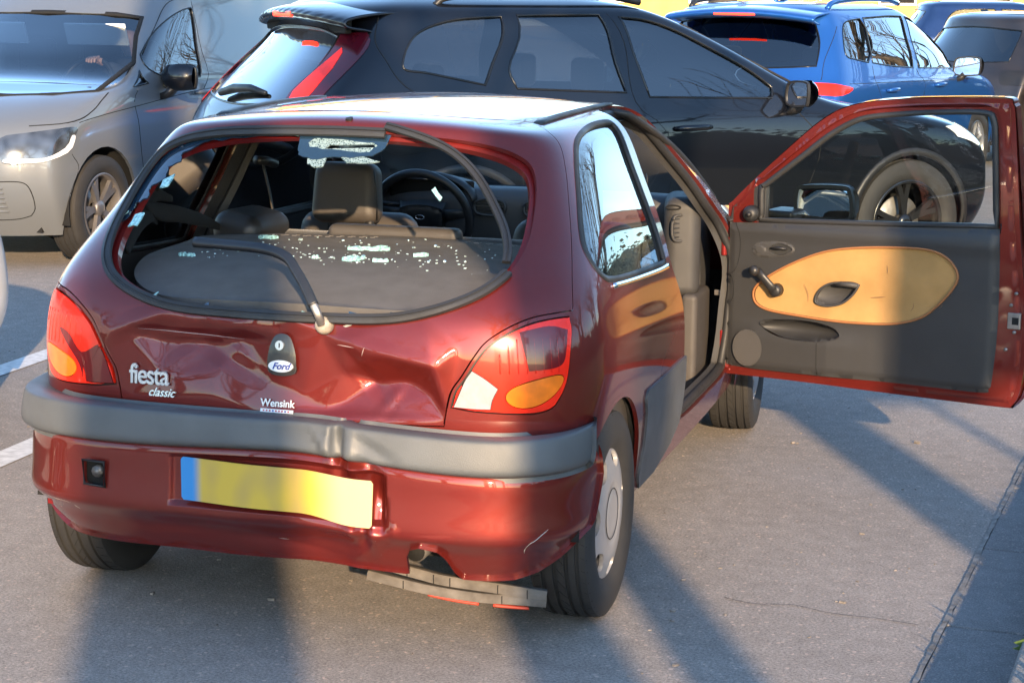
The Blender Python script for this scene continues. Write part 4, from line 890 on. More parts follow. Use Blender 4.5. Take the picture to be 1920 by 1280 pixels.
panel('head_lining', HL, np.array([(-.53, .82), (.53, .82), (.53, 1.82), (-.53, 1.82)]), [], pbr('lining', (.25, .24, .22), .95), CAR, h=.1)
class Back:
    def __init__(s, S_): s.S = S_
    def __call__(s, uv): return s.S(uv)
    def nrm(s, uv, e=4e-3): return -s.S.nrm(uv)
SB_ = Back(S)
for s_ in (1, -1):
    f_ = (lambda q: q) if s_ > 0 else mir
    tp = sd_uv([(.56, .40), (1.52, .40), (1.50, .51), (1.475, .63), (1.435, .741), (1.39, .81), (1.355, .88), (1.375, .967), (1.425, 1.154), (1.45, 1.30), (.95, 1.29), (.55, .99)])
    panel('side_trim', SB_, f_(tp), [f_(poff(qw_uv, -.06))], MT['brown_trim'], CAR, h=.14, off=.035, flange=0)
    w = f_(poff(ap_uv, -.06)); V, F = tube(spt(w, -.026), .014, 8, True); mk('door_seal', V, F, MT['rubber'], CAR)
    # pillar and sill face behind the seal
    w0, w1 = spt(f_(poff(ap_uv, -.012)), -.011), spt(f_(poff(ap_uv, -.09)), -.060); m_n = len(w0)
    mk('aperture_return', np.vstack([w0, w1]), [(i, (i+1) % m_n, m_n+(i+1) % m_n, m_n+i) for i in range(m_n)], MT['grey_trim'], CAR)
ld = mir(poff(ap_uv, -.03)); lw = mir(cr(sd_uv([(1.385, .905), (1.43, 1.14), (1.47, 1.285), (1.58, 1.305), (1.78, 1.298), (1.90, 1.265), (2.02, 1.19), (2.20, 1.05), (2.37, .935), (2.35, .905)]), n=4, sharp=(0, 9)))
LD = panel('closed_door', S, ld, [lw], MT['red'], CAR, h=.16, flange=.03)
panel('door_glass', S, poff(lw, .03), [], MT['glass'], LD, h=.25, off=-.012)
panel('door_lining', SB_, ld, [lw], MT['card'], LD, h=.16, off=.04)
V, F = tube(spt(lw, -.02), .012, 6, True); mk('glass_channel', V, F, MT['rubber'], LD)
lm = empty('door_mirror', (-.90, 2.36, .875), R(8), LD)
mq = cr([(-.07, -.05), (.06, -.055), (.085, -.03), (.08, .045), (.05, .06), (-.06, .055), (-.085, .03), (-.085, -.03)], n=4)
panel('mirror_glass', pl(-.002), poff(mq, -.008), [], MT['mirror'], lm, h=.05); panel('mirror_rim', pl(-.006), mq, [poff(mq, -.010)], MT['dark'], lm, h=.02, flange=.012)
SBm = pl(.0, lambda q: .06*np.clip(1-(q/[.10, .075])[:, 0]**2-(q/[.10, .075])[:, 1]**2, 0, 1)**.5); SBm.nrm = lambda uv, e=2e-3: -Fn.nrm(SBm, uv, e)
panel('mirror_shell', SBm, mq, [], MT['dark'], lm, h=.015)
# seat belts and the torn black trim hanging in the rear left corner
def ribbon(name, P, w, mat, parent, up_):
    V, F = sweep(cr(P, closed=False, n=8), [(-w/2, -.0008), (w/2, -.0008), (w/2, .0008), (-w/2, .0008)], up_); return mk(name, V, F, mat, parent)
MT['belt'] = pbr('belt_webbing', (.10, .085, .070), .8, bump=.6, bscale=900)
ribbon('seat_belt', [(-.655, 1.60, 1.12), (-.64, 1.63, 1.0), (-.63, 1.66, .85), (-.62, 1.68, .6)], .048, MT['belt'], CAR, (1, .3, 0))
MB().tube([(-.66, 1.56, 1.13), (-.645, 1.60, 1.125), (-.635, 1.66, 1.11)], .016, 10).build('belt_guide', MT['dark'], CAR, smooth=True)
ribbon('seat_belt', [(.655, 1.60, 1.12), (.64, 1.63, 1.0), (.63, 1.66, .85), (.62, 1.68, .6)], .048, MT['belt'], CAR, (1, .3, 0))
tt = empty('torn_trim', (0, 0, 0), parent=CAR)
g = random.Random(4)
for k, P in enumerate([[(-.60, .50, 1.0), (-.615, .60, 1.06), (-.61, .70, 1.10), (-.60, .80, 1.08)], [(-.605, .62, 1.10), (-.60, .70, 1.055), (-.58, .80, 1.035), (-.57, .95, 1.0), (-.56, 1.06, .965)], [(-.58, .47, .965), (-.60, .56, 1.02), (-.605, .66, 1.045), (-.61, .72, 1.02)], [(-.61, .80, 1.20), (-.605, .74, 1.15), (-.60, .70, 1.12)]]):
    V, F = tube(cr(P, closed=False, n=8), np.interp(np.linspace(0, 1, (len(P)-1)*8+1), [0, .3, .7, 1], [.012, .028, .022, .010]), 10, flat=.45, upv=(1, 0, .2)); mk('trim_strand', V, F, MT['black'], tt)
# bonnet, wings and nose (mostly hidden from here)
def front_net():
    pl_ = [(.800, 2.615), (.802, 2.80), (.800, 3.05), (.790, 3.30), (.765, 3.50), (.69, 3.66), (.52, 3.76), (.28, 3.805), (0, 3.82)]; zt = [.925, .905, .875, .84, .80, .765, .74, .725, .72]; out = []
    for k, t_ in enumerate((0, .3, .6, .85, 1)):
        ins = (0.02, 0, 0, .02, .09)[k]; out.append([[x-ins*(x/.8), y-ins*(max(0, y-3.3)/.5), .25+(z-.25)*t_] for (x, y), z in zip(pl_, zt)])
    return out
fn_ = [[[p_[0], p_[1], p_[2]] for p_ in r_[::-1]] for r_ in front_net()]
FN = Net(fn_); fa = inv(FN, [(3.066+.325*math.cos(t), .285+.33*math.sin(t)) for t in np.linspace(R(176), R(4), 20)], [1, 2], (2, 8), (0, 4))
fo = np.concatenate([[(0, 0), (fa[-1][0]-.05, 0)], fa[::-1], [(8, 0), (8, 4)], [(u, 4.) for u in np.linspace(7, 0, 8)]])
panel('front_wings', FN, np.concatenate([fo, mir(fo)[1:-1]]), [], MT['red'], CAR, h=.2)
rg = FN(np.array([(u, 4.) for u in np.linspace(8, -8, 40)])); BN = Fn(lambda q: np.stack([q[:, 0], q[:, 1], .93-.035*(q[:, 0]/.7)**2-.19*np.clip((q[:, 1]-2.6)/1.15, 0, 1)**1.7], 1))
panel('bonnet', BN, np.concatenate([rg[:, :2], [(-.7, 2.62), (.7, 2.62)]]), [], MT['red'], CAR, h=.08)
# ------------------------------------------------------------------ broken glass lying on the shelf
g = random.Random(21)
GM = [MT['aqua'], MT['crazed'], pbr('bright_glass_edge', (.42, .56, .57), .12, coat=1., var=.5, vscale=90)]
def shelf_at(px): return np.array([px[0]-.013, px[1], float(shelf_f(np.array([px]))[0, 2])])
big = [((-.445, .57), .055, .016, -35, 'long green glass splinter at the left side of the parcel shelf'), ((-.35, .93), .050, .016, 8, 'pale glass splinter behind the wiper arm tip on the parcel shelf'), ((.045, .60), .050, .034, 0, 'round heap of green glass crumbs at the middle of the parcel shelf'),
       ((.02, .80), .110, .026, 4, 'wide scatter of crazed glass behind the bend of the wiper arm'), ((.21, .70), .040, .012, 20, 'glass splinter lying right of the wiper arm on the shelf'), ((-.06, .58), .022, .010, 35, 'small blue glass chip just under the wiper arm bend'), ((.13, .585), .045, .010, 4, 'thin row of glass crumbs near the rear edge of the shelf'), ((-.20, .60), .030, .010, 8, 'small glass fragments under the wiper arm on the shelf')]
for (c, w, h_, ang, lab) in big:
    mb = MB(); n_ = 34 if h_ > .02 else 9
    o0 = shelf_at(c)
    for k in range(n_):
        a_ = R(ang); dx = g.uniform(-.5, .5)*w; dy = g.uniform(-.5, .5)*h_*1.6; s1 = g.uniform(.10, .32)*w*.5; s2 = g.uniform(.18, .5)*h_*.5
        if n_ == 9 and k == 0: dx = dy = 0; s1 = w*.5; s2 = h_*.42
        q = [(dx-s1, dy-s2*.5), (dx+s1*.6, dy-s2), (dx+s1, dy+s2*.4), (dx-s1*.3, dy+s2)]; zz = g.uniform(.001, .004)
        V = []
        for lev in (0, 1):
            for x, y in q:
                X, Y = c[0]+x*math.cos(a_)-y*math.sin(a_), c[1]+x*math.sin(a_)+y*math.cos(a_); V.append((X-.013, Y, shelf_at((X, Y))[2]+(.0005 if not lev else .004+zz+g.uniform(0, .004))))
        mb.add(V, [(0, 3, 2, 1), (4, 5, 6, 7), (0, 1, 5, 4), (1, 2, 6, 5), (2, 3, 7, 6), (3, 0, 4, 7)])
    o = mb.build('glass_shard', MT['aqua']); tag(o, lab, 'glass shard', 'broken glass on the parcel shelf')
mb = MB()
for k in range(170):
    x, y = (g.uniform(-.42, .40), g.gauss(.60, .03)) if k % 3 == 0 else (g.uniform(-.35, .42), g.gauss(.80, .07)) if k % 3 == 1 else (g.uniform(-.45, .45), g.uniform(.5, 1.0))
    z = shelf_at((x, y))[2]; s1 = g.uniform(.001, .0036)*(1.7 if k % 11 == 0 else 1); a_ = g.uniform(0, 3); M_ = Matrix.Translation((x-.013, y, z+s1*.4)) @ Matrix.Rotation(a_, 4, 'Z') @ Matrix.Rotation(g.uniform(-.6, .6), 4, 'X')
    mb.box((-s1, -s1*.6, -s1*.4), (s1, s1*.6, s1*.4), M_)
o = mb.build('glass_crumbs', GM[2]); tag(o, 'tiny crumbs of safety glass strewn over the dark parcel shelf', 'broken glass', kind='stuff')

# ------------------------------------------------------------------ the other cars
def rim_wheel(parent, loc, r, w, rim, side, mat, style='y', n=5):
    wh_ = empty('wheel', loc, parent=parent); wh_.scale = (side, 1, 1); wh_.rotation_euler = (rng.uniform(0, 6), 0, 0)
    tyre('tyre', r, w, rim, wh_, n=56, sipes=False)
    h = w/2
    V, F = lathe([(rim*1.02, h*.86), (rim*.97, h*.92), (rim*.93, h*.80), (rim*.90, h*.2), (rim*.90, -h*.7)], 48); mk('rim', V, F, mat, wh_)
    V, F = lathe([(rim*.62, h*.05), (rim*.60, h*.10), (.03, h*.10)], 36); mk('brake_disc', V, F, MT['steel'], wh_)
    for k in range(n):
        a0 = 2*np.pi*k/n
        for da in ((-.16, .16) if style == 'y' else (0,)):
            P = [(h*(.62-.10*(1-t)), rim*(.12+.82*t)*math.cos(a0+da*t), rim*(.12+.82*t)*math.sin(a0+da*t)) for t in np.linspace(0, 1, 6)]
            Vv, Ff = sweep(np.array(P), [(-.020, -.012), (-.016, .012), (.016, .012), (.020, -.012)], (1, 0, 0)); mk('spoke', Vv, Ff, mat, wh_, smooth=False)
    V, F = tube(np.array([(h*.4, 0, 0), (h*.72, 0, 0), (h*.76, 0, 0)]), [.055, .045, .02], 20); mk('wheel_cap', V, F, mat, wh_)
    return wh_
class Body:
    """car built on a ring net; (y, z) outlines cut its sides, (x, z) outlines its ends"""
    def __init__(s, name, rows, pose, mat, label):
        s.rows = rows; s.root = empty(name, (pose[0], pose[1], 0), -pose[2]); tag(s.root, label, 'car'); s.S = Net(ring_net(rows), per=True); s.screen = None; s.mat = mat; s.holes = []; s.nv = len(rows)-1; s.later = []
    def side(s, pts, n=4, sharp=()): return cr(inv(s.S, pts, [1, 2], (3.2, 10.2), (0, s.nv)), n=n, sharp=sharp)
    def rear(s, pts, n=4, sharp=()): return cr(inv(s.S, pts, [0, 2], (-4, 4), (0, s.nv)), n=n, sharp=sharp)
    def front(s, pts, n=4, sharp=()):
        q = [inv(s.S, [p], [0, 2], (8.6, 13), (0, s.nv))[0] for p in pts]; return q
    def window(s, uv, mat, nm='window', seal=True, inset=.008, mirror=True, trim=None):
        for k, q in enumerate([uv, mir(uv)] if mirror else [uv]):
            s.holes.append(q); w = empty(nm, parent=s.root)
            panel('pane', s.S, poff(q, .02), [], mat, w, h=.3, off=-inset)
            if seal:
                V, F = sweep(s.S(q)+s.S.nrm(q)*.001, [(-.006, -.008), (-.005, .003), (.005, .003), (.006, -.008)], s.S.nrm(q), True); mk('pane_seal', V, F, trim or MT['gloss'], w)
    def windscreen(s, half, mat, trim=None):
        half = np.asarray(half, float); s.screen = half; w = empty('windscreen', parent=s.root)
        q = np.concatenate([half, (half*[-1, 1]+[26, 0])[::-1][1:-1]]); panel('pane', s.S, poff(q, .02), [], mat, w, h=.3, off=-.008)
        V, F = sweep(s.S(q)+s.S.nrm(q)*.001, [(-.016, -.008), (-.014, .005), (.014, .005), (.016, -.008)], s.S.nrm(q), True); mk('pane_seal', V, F, trim or MT['rubber'], w)
    def lens(s, nm, uv, mat, off=.004, mirror=True):
        for q in ([uv, mir(uv)] if mirror else [uv]): panel(nm, s.S, q, [], mat, s.root, h=.12, off=off, flange=.012)
    def seam(s, uv, r=.0035, nm='panel_gap', mirror=True):
        q = cr(uv, closed=False, n=5)
        for g_ in ([q, q*[-1, 1]] if mirror else [q]): V, F = tube(s.S(g_)+s.S.nrm(g_)*(-r*.45), r, 5); mk(nm, V, F, MT['black'], s.root)
    def arches(s, ys, r, zc):
        s.arch = []
        b = []
        for y in ys: b.append(inv(s.S, [(y+r*math.cos(t), zc+r*math.sin(t)) for t in np.linspace(R(195), R(-15), 18)], [1, 2], (3.2, 10.2), (0, s.nv)))
        s.arch = b
    def shell(s, h=.16, clad=None, clad_mat=None):
        b0, b1 = s.arch
        low = np.concatenate([[(0, 0), (b0[0][0]-.1, 0)], b0, [(b0[-1][0]+.1, 0), (b1[0][0]-.1, 0)], b1, [(b1[-1][0]+.1, 0), (13, 0)]])
        if s.screen is not None: low = np.concatenate([low, s.screen])
        top = np.array([(u, s.nv) for u in np.linspace(13, -13, 80)])
        outer_ = np.concatenate([low, top, mir(low)[:-1]])
        panel('body', s.S, outer_, s.holes, s.mat, s.root, h=h, flange=.02)
        # roof cap
        rg_ = s.S(top[:-1]); zt = s.rows[-1][0]; w_ = s.rows[-1][3]
        y0, y1 = rg_[:, 1].min(), rg_[:, 1].max()
        CP = Fn(lambda q: np.stack([q[:, 0], q[:, 1], zt+.028*np.clip(1-(q[:, 0]/w_)**2, 0, 1)*np.clip(1-((2*q[:, 1]-y0-y1)/(y1-y0))**4, 0, 1)], 1))
        panel('roof', CP, rg_[:, :2], [], s.mat, s.root, h=.12)
        # dark inside: floor, wheel wells
        L_ = s.rows[2][2]; MB().box((-s.rows[2][3]*.80, .25, .22), (s.rows[2][3]*.80, L_-.3, .30)).build('floor_pan', MT['black'], s.root)
    def wells(s, ys, r, w_):
        for sx in (1, -1):
            for yc in ys:
                a_ = np.linspace(R(-12), R(192), 20); o0, o1 = sx*(w_-.34), sx*(w_-.015)
                V = [(o, yc+(r+.012)*math.cos(t), .34+(r+.012)*math.sin(t)) for t in a_ for o in (o0, o1)]; F = [(2*i, 2*i+1, 2*i+3, 2*i+2) for i in range(19)]
                V.append((o0, yc, .1)); F += [(2*i, 2*i+2, len(V)-1) for i in range(19)]; mk('wheel_liner', V, F, MT['black'], s.root)
    def cabin(s, seats, zf=.55, mat=None, ztop=1.02):
        m_ = mat or MT['cloth']
        for x, y, zh in seats:
            st = empty('seat', (x, y, 0), parent=s.root); rbox('seat_back', (0, .05, zh-.42), (.50, .14, .60), m_, st, .06, (R(-12), 0, 0)); rbox('headrest', (0, -.02, zh-.0), (.26, .10, .19), m_, st, .04)
def mirror_unit(parent, loc, sx, s_, cap, face):
    """door mirror: shell on a foot, glass to the rear"""
    m_ = empty('door_mirror', loc, parent=parent); m_.scale = (sx*s_, s_, s_)
    q = cr([(-.02, -.07), (.16, -.075), (.20, -.05), (.205, .05), (.17, .085), (.02, .08), (-.03, .04)], n=4); c_ = q.mean(0)
    SBm_ = pl(.0, lambda p_: .11*np.clip(1-((p_-c_)/[.135, .10])[:, 0]**2-((p_-c_)/[.135, .10])[:, 1]**2, 0, 1)**.45); SBm_.nrm = lambda uv, e=2e-3: -Fn.nrm(SBm_, uv, e)
    panel('mirror_cap', SBm_, q, [], cap, m_, h=.012); panel('mirror_rim', pl(-.012), q, [poff(q, -.012)], MT['dark'], m_, h=.03, flange=.02); panel('mirror_glass', pl(-.004), poff(q, -.010), [], face, m_, h=.06)
    V, F = sweep(np.array([(.06, .03, -.06), (.02, .03, -.10), (-.06, .03, -.13)]), [(-.035, -.02), (-.035, .02), (.035, .02), (.035, -.02)], (0, 0, 1)); mk('mirror_foot', V, F, MT['dark'], m_)
    return m_
MT['gloss'] = pbr('gloss_black_trim', (.008, .008, .008), .25)
MT['navy'] = paint('black_blue_paint', (.004, .005, .008), .0, .3, .9, .0); MT['alu'] = pbr('alloy', (.55, .55, .56), .3, .9); MT['blackalloy'] = pbr('black_alloy', (.02, .02, .022), .25, .4, coat=.6)
MT['dull_alloy'] = pbr('dull_alloy', (.22, .21, .21), .4, .7, var=.2)
MT['glow'] = pbr('lit_brake_lamp', (1, .04, .015), .3, emit=1.3)
MT['smoke'] = glass('rear_privacy_glass', (.22, .25, .28), 1.9); MT['sideg'] = glass('side_glass', (.60, .68, .70), 1.9)
# black estate SUV right behind the hatchback
B = Body('black_suv', VOLVO, (-2.411, 5.124, .8116), MT['navy'], 'black sport utility car parked across behind the red hatchback')
B.arches((.955, 3.84), .41, .36)
B.window(B.side([(.68, 1.29), (.73, 1.40), (.82, 1.475), (1.02, 1.53), (1.29, 1.548), (1.22, 1.36), (1.12, 1.20), (.95, 1.235), (.80, 1.265)], sharp=(4, 6)), MT['smoke'], 'quarter_window')
B.window(B.side([(1.38, 1.552), (1.88, 1.558), (1.915, 1.36), (1.95, 1.15), (1.30, 1.18), (1.29, 1.32)], sharp=(0, 1, 3, 4)), MT['smoke'], 'rear_door_window')
B.window(B.side([(2.0, 1.545), (2.16, 1.53), (2.34, 1.475), (2.52, 1.39), (2.76, 1.265), (2.90, 1.165), (2.88, 1.105), (2.45, 1.115), (2.09, 1.125), (2.04, 1.36)], sharp=(0, 5, 6, 8)), MT['sideg'], 'front_door_window')
rw = B.rear([(-.62, 1.12), (-.56, 1.30), (-.50, 1.44), (-.30, 1.475), (0, 1.485), (.30, 1.475), (.50, 1.44), (.56, 1.30), (.60, 1.12), (.30, 1.09), (0, 1.08), (-.30, 1.09)], sharp=(0, 2, 6, 8)); B.window(rw, MT['smoke'], 'rear_window', mirror=False)
B.windscreen([(13, 6.5), (12.0, 6.45), (11, 6.4)]+B.front([(.80, 1.10), (.74, 1.30), (.66, 1.50)])+[(12.2, 9.9), (13, 9.95)], MT['sideg'])
B.lens('tail_lamp', cr(np.concatenate([inv(B.S, [(.50, 1.465), (.645, 1.462), (.70, 1.40)], [0, 2], (0, 4.2), (0, 11)), inv(B.S, [(.74, 1.28), (.76, 1.17), (.77, 1.05), (.60, 1.05), (.545, 1.17), (.565, 1.30)], [0, 2], (0, 4.2), (0, 11))]), n=3, sharp=(0, 1, 5, 6)), pbr('smoked_red_lens', (.055, .003, .009), .15, coat=.8))
B.lens('lit_lamp_strip', inv(B.S, [(.590, 1.385), (.622, 1.36), (.665, 1.28), (.69, 1.17), (.69, 1.06), (.62, 1.06), (.565, 1.17), (.575, 1.28)], [0, 2], (0, 4.2), (0, 11)), MT['lens_red'], .006)
B.shell(); B.wells((.955, 3.84), .41, .93)
# roof spoiler with the high brake lamp
sprow = [[(x+.04, .40+.10*(x/.62)**2+dy, z-.05*(x/.62)**2) for x in np.linspace(-.62, .62, 9)] for dy, z in ((.45, 1.605), (.25, 1.605), (.06, 1.592), (-.06, 1.565), (-.04, 1.54), (.06, 1.525), (.14, 1.49))]
SPN = Net(sprow, mirror=False); panel('roof_spoiler', SPN, np.array([(0, 0), (8, 0), (8, 6), (0, 6)]), [], MT['navy'], B.root, h=.25)
for o_ in bpy.data.objects:
    if o_.name.startswith('roof_spoiler'):
        md = o_.modifiers.new('s', 'SOLIDIFY'); md.thickness = .012
MB().box((-.10, .322, 1.532), (.16, .36, 1.562)).build('high_brake_lamp', MT['glow'], B.root, bevel=.006)
MB().box((-.54, .45, 1.455), (.60, .49, 1.53)).build('spoiler_underside', MT['black'], B.root, bevel=.01)
V, F = tube(np.array([(-.20, .06, 1.125), (-.05, .085, 1.155), (.15, .10, 1.165), (.34, .115, 1.15)]), [.020, .026, .022, .012], 10); mk('rear_wiper', V, F, MT['dark'], B.root)
V, F = tube(np.array([(0, 1.0, 1.648), (0, 1.07, 1.685), (0, 1.12, 1.69), (0, 1.22, 1.655)]), [.02, .028, .035, .03], 10); mk('roof_fin', V, F, MT['navy'], B.root)
for sx in (1, -1):
    V, F = tube(cr([(sx*.60, .95, 1.60), (sx*.605, 1.05, 1.645), (sx*.60, 1.5, 1.662), (sx*.59, 1.95, 1.655), (sx*.575, 2.20, 1.62)], closed=False, n=6), .018, 8); mk('roof_rail', V, F, MT['dark'], B.root)
    mirror_unit(B.root, (sx*.93, 2.97, 1.13), sx, .88, MT['navy'], MT['mirror'])
    for y in (1.35, 2.34):
        V, F = tube(np.array([(sx*.945, y-.12, .955), (sx*.985, y-.09, .96), (sx*.990, y+.05, .962), (sx*.945, y+.11, .96)]), [.012, .016, .016, .012], 8); mk('door_handle', V, F, MT['navy'], B.root)
    for y in (.955, 3.84): rim_wheel(B.root, (sx*.82, y, .37), .37, .235, .245, sx, MT['blackalloy'], 'y', 5)
    for y0, y1 in ((.955, 3.84),):
        for yc in (y0, y1):
            a_ = np.linspace(R(190), R(-10), 26); q = inv(B.S, [(yc+.425*math.cos(t), .36+.425*math.sin(t)) for t in a_], [1, 2], (3.2, 10.2), (0, 11)); q = q if sx > 0 else q*[-1, 1]
            V, F = sweep(B.S(q)+B.S.nrm(q)*.004, [(-.022, -.012), (-.02, .006), (.02, .006), (.022, -.012)], B.S.nrm(q)); mk('arch_trim', V, F, MT['dark'], B.root)
iv = lambda pts: inv(B.S, pts, [1, 2], (3.2, 10.2), (0, 11))
B.seam(iv([(1.93, 1.56), (1.99, 1.30), (2.03, 1.05), (2.03, .6), (2.0, .32)])); B.seam(iv([(1.30, 1.15), (1.22, 1.0), (1.28, .8), (1.33, .6), (1.45, .36)])); B.seam(iv([(3.0, 1.08), (3.12, .95), (3.10, .6), (3.02, .34)]))
B.seam(iv([(.62, 1.55), (.56, 1.44), (.60, 1.32), (.70, 1.18), (.85, 1.12)]), .004)
B.lens('headlamp', inv(B.S, [(4.10, .92), (4.28, .93), (4.42, .90), (4.45, .83), (4.36, .80), (4.18, .86)], [1, 2], (6, 12), (0, 11)), pbr('headlamp_glass', (.7, .75, .78), .1, coat=1))
B.cabin([(-.40, 2.0, 1.22), (.40, 2.0, 1.22), (-.42, 1.02, 1.20), (.0, 1.02, 1.16), (.42, 1.02, 1.20)])
MB().box((-.84, .45, .80), (.84, 3.2, .86)).build('cabin_deck', MT['black'], B.root)
# blue crossover beyond it
MT['bluep'] = paint('bright_blue_paint', (.016, .100, .36), .45, .3, 1, .0)
B = Body('blue_crossover', ATECA, (-.702, 10.296, .2614), MT['bluep'], 'bright blue crossover with silver roof rails beyond the black car')
B.arches((.86, 3.50), .38, .35)
B.window(B.side([(.60, 1.28), (.70, 1.40), (.82, 1.455), (1.10, 1.475), (1.16, 1.30), (.94, 1.145), (.70, 1.175), (.58, 1.20)], sharp=(3, 5)), MT['sideg'], 'quarter_window')
B.window(B.side([(1.17, 1.478), (1.7, 1.49), (2.05, 1.485), (1.95, 1.30), (1.85, 1.08), (1.40, 1.105), (1.02, 1.14), (1.10, 1.32)], sharp=(0, 2, 4, 6)), MT['sideg'], 'rear_door_window')
B.window(B.side([(2.13, 1.48), (2.28, 1.46), (2.46, 1.40), (2.66, 1.27), (2.90, 1.09), (2.86, 1.045), (2.4, 1.06), (1.98, 1.075), (2.04, 1.28)], sharp=(0, 4, 5, 7)), MT['sideg'], 'front_door_window')
B.window(B.rear([(-.66, 1.13), (-.63, 1.30), (-.56, 1.44), (-.30, 1.475), (0, 1.485), (.30, 1.475), (.56, 1.44), (.63, 1.30), (.66, 1.13), (.30, 1.11), (0, 1.10), (-.30, 1.11)], sharp=(0, 2, 6, 8)), MT['smoke'], 'rear_window', mirror=False)
B.windscreen([(13, 6.5), (12, 6.45), (11, 6.4)]+B.front([(.78, 1.08), (.70, 1.30), (.62, 1.46)])+[(12.2, 9.9), (13, 9.95)], MT['sideg'])
B.lens('tail_lamp', cr(inv(B.S, [(.50, 1.01), (.70, 1.01), (.84, 1.00), (.885, .97), (.88, .92), (.70, .925), (.55, .945)], [0, 2], (0, 4.4), (0, 11)), n=3), MT['lens_red'])
B.shell(); B.wells((.86, 3.50), .38, .905)
sprow = [[(x, .28+.08*(x/.62)**2+dy, z-.05*(x/.62)**2) for x in np.linspace(-.62, .62, 9)] for dy, z in ((.42, 1.562), (.25, 1.56), (.05, 1.545), (-.03, 1.522), (.0, 1.505), (.08, 1.49))]
SPN = Net(sprow, mirror=False); o_ = panel('roof_spoiler', SPN, np.array([(0, 0), (8, 0), (8, 5), (0, 5)]), [], MT['bluep'], B.root, h=.25); o_.modifiers.new('s', 'SOLIDIFY').thickness = .012
MB().box((-.17, .238, 1.498), (.17, .262, 1.514)).build('high_brake_lamp', MT['glow'], B.root, bevel=.004)
V, F = tube(np.array([(0, 1.0, 1.60), (0, 1.05, 1.63), (0, 1.12, 1.645), (0, 1.20, 1.61)]), [.012, .022, .03, .03], 10); mk('roof_fin', V, F, MT['bluep'], B.root)
for sx in (1, -1):
    V, F = tube(cr([(sx*.575, .68, 1.55), (sx*.58, .80, 1.60), (sx*.585, 1.3, 1.625), (sx*.58, 1.9, 1.62), (sx*.56, 2.25, 1.585)], closed=False, n=6), .022, 8); mk('roof_rail', V, F, MT['bluep'] if sx > 0 else MT['dark'], B.root)
    mirror_unit(B.root, (sx*.90, 2.84, 1.06), sx, 1.0, MT['dark'], MT['mirror'])
    for y in (1.25, 2.36): V, F = tube(np.array([(sx*.91, y-.11, .925), (sx*.945, y-.08, .93), (sx*.95, y+.05, .93), (sx*.91, y+.10, .925)]), [.012, .015, .015, .012], 8); mk('door_handle', V, F, MT['bluep'], B.root)
    for y in (.86, 3.50): rim_wheel(B.root, (sx*.79, y, .34), .34, .215, .225, sx, MT['alu'], 'i', 7)
iv = lambda pts: inv(B.S, pts, [1, 2], (3.2, 10.2), (0, 11))
B.seam(iv([(1.92, 1.07), (1.93, .8), (1.90, .36)])); B.seam(iv([(1.0, 1.12), (.98, .95), (1.1, .7), (1.22, .38)])); B.seam(iv([(.45, 1.0), (1.2, .985), (2.2, .965), (3.3, .945)]), .003)
B.seam(inv(B.S, [(.68, 1.42), (.70, 1.2), (.72, 1.03)], [0, 2], (0, 4.3), (0, 11)))
B.cabin([(-.38, 1.95, 1.18), (.38, 1.95, 1.18), (-.40, 1.0, 1.15), (.40, 1.0, 1.15)])
MB().box((-.80, .45, .80), (.80, 3.0, .86)).build('cabin_deck', MT['black'], B.root)
# grey delivery van facing the camera
MT['vanp'] = paint('grey_van_paint', (.150, .163, .176), .15, .35, 1, .03)
B = Body('grey_van', CADDY, (-4.46, 10.231, 3.2086), MT['vanp'], 'grey panel van facing the camera at the left edge'); B.root['category'] = 'van'
B.arches((.92, 3.74), .37, .34)
vg = glass('van_screen_glass', (.70, .78, .82), 2.2)
B.windscreen([(13, 4.95), (12, 4.95), (11, 5.05)]+B.front([(.80, 1.04), (.80, 1.20), (.71, 1.36), (.665, 1.475)])+[(11.2, 8.45), (13, 8.5)], vg, MT['black'])
B.window(B.side([(3.12, 1.245), (2.94, 1.365), (2.65, 1.485), (2.45, 1.53), (2.38, 1.51), (2.45, 1.25), (2.50, 1.085), (2.9, 1.10), (3.06, 1.135)], sharp=(0, 6, 8)), MT['sideg'], 'door_window')
B.window(B.side([(3.34, 1.055), (3.20, 1.15), (3.16, 1.07)], n=3, sharp=(0, 1, 2)), MT['sideg'], 'corner_window')
HLU = cr(inv(B.S, [(4.37, .79), (4.28, .82), (4.15, .84), (4.02, .845), (4.06, .78), (4.15, .70), (4.29, .655), (4.40, .65)], [1, 2], (8, 12.2), (0, 11)), n=3)
B.lens('headlamp', HLU, pbr('van_headlamp_glass', (.10, .11, .12), .10, coat=1, var=.6, vscale=9, metal=.5, detail=1), .006)
hl2 = cr(inv(B.S, [(4.38, .675), (4.26, .675), (4.14, .73), (4.07, .80), (4.05, .78), (4.13, .70), (4.27, .655), (4.39, .65)], [1, 2], (8, 12.2), (0, 11)), n=3); B.lens('daytime_strip', hl2, MT['white'], .010)
B.shell(); B.wells((.92, 3.74), .37, .905)
for sx in (1, -1):
    for y in (.92, 3.74): rim_wheel(B.root, (sx*.80, y, .33), .33, .21, .215, sx, MT['dull_alloy'], 'y', 5)
    mirror_unit(B.root, (sx*.93, 2.98, 1.10), sx, 1.02, MT['navy'], MT['mirror']).rotation_euler = (0, 0, 0)
iv = lambda pts: inv(B.S, pts, [1, 2], (3.2, 11.8), (0, 11))
B.seam(iv([(2.34, 1.66), (2.38, 1.40), (2.42, 1.05), (2.42, .6), (2.40, .34)])); B.seam(inv(B.S, [(3.16, 1.26), (2.95, 1.42), (2.66, 1.56), (2.36, 1.62)], [1, 2], (3.2, 9.4), (0, 11))); B.seam(iv([(3.30, 1.03), (3.34, .85), (3.28, .5), (3.22, .34)]))
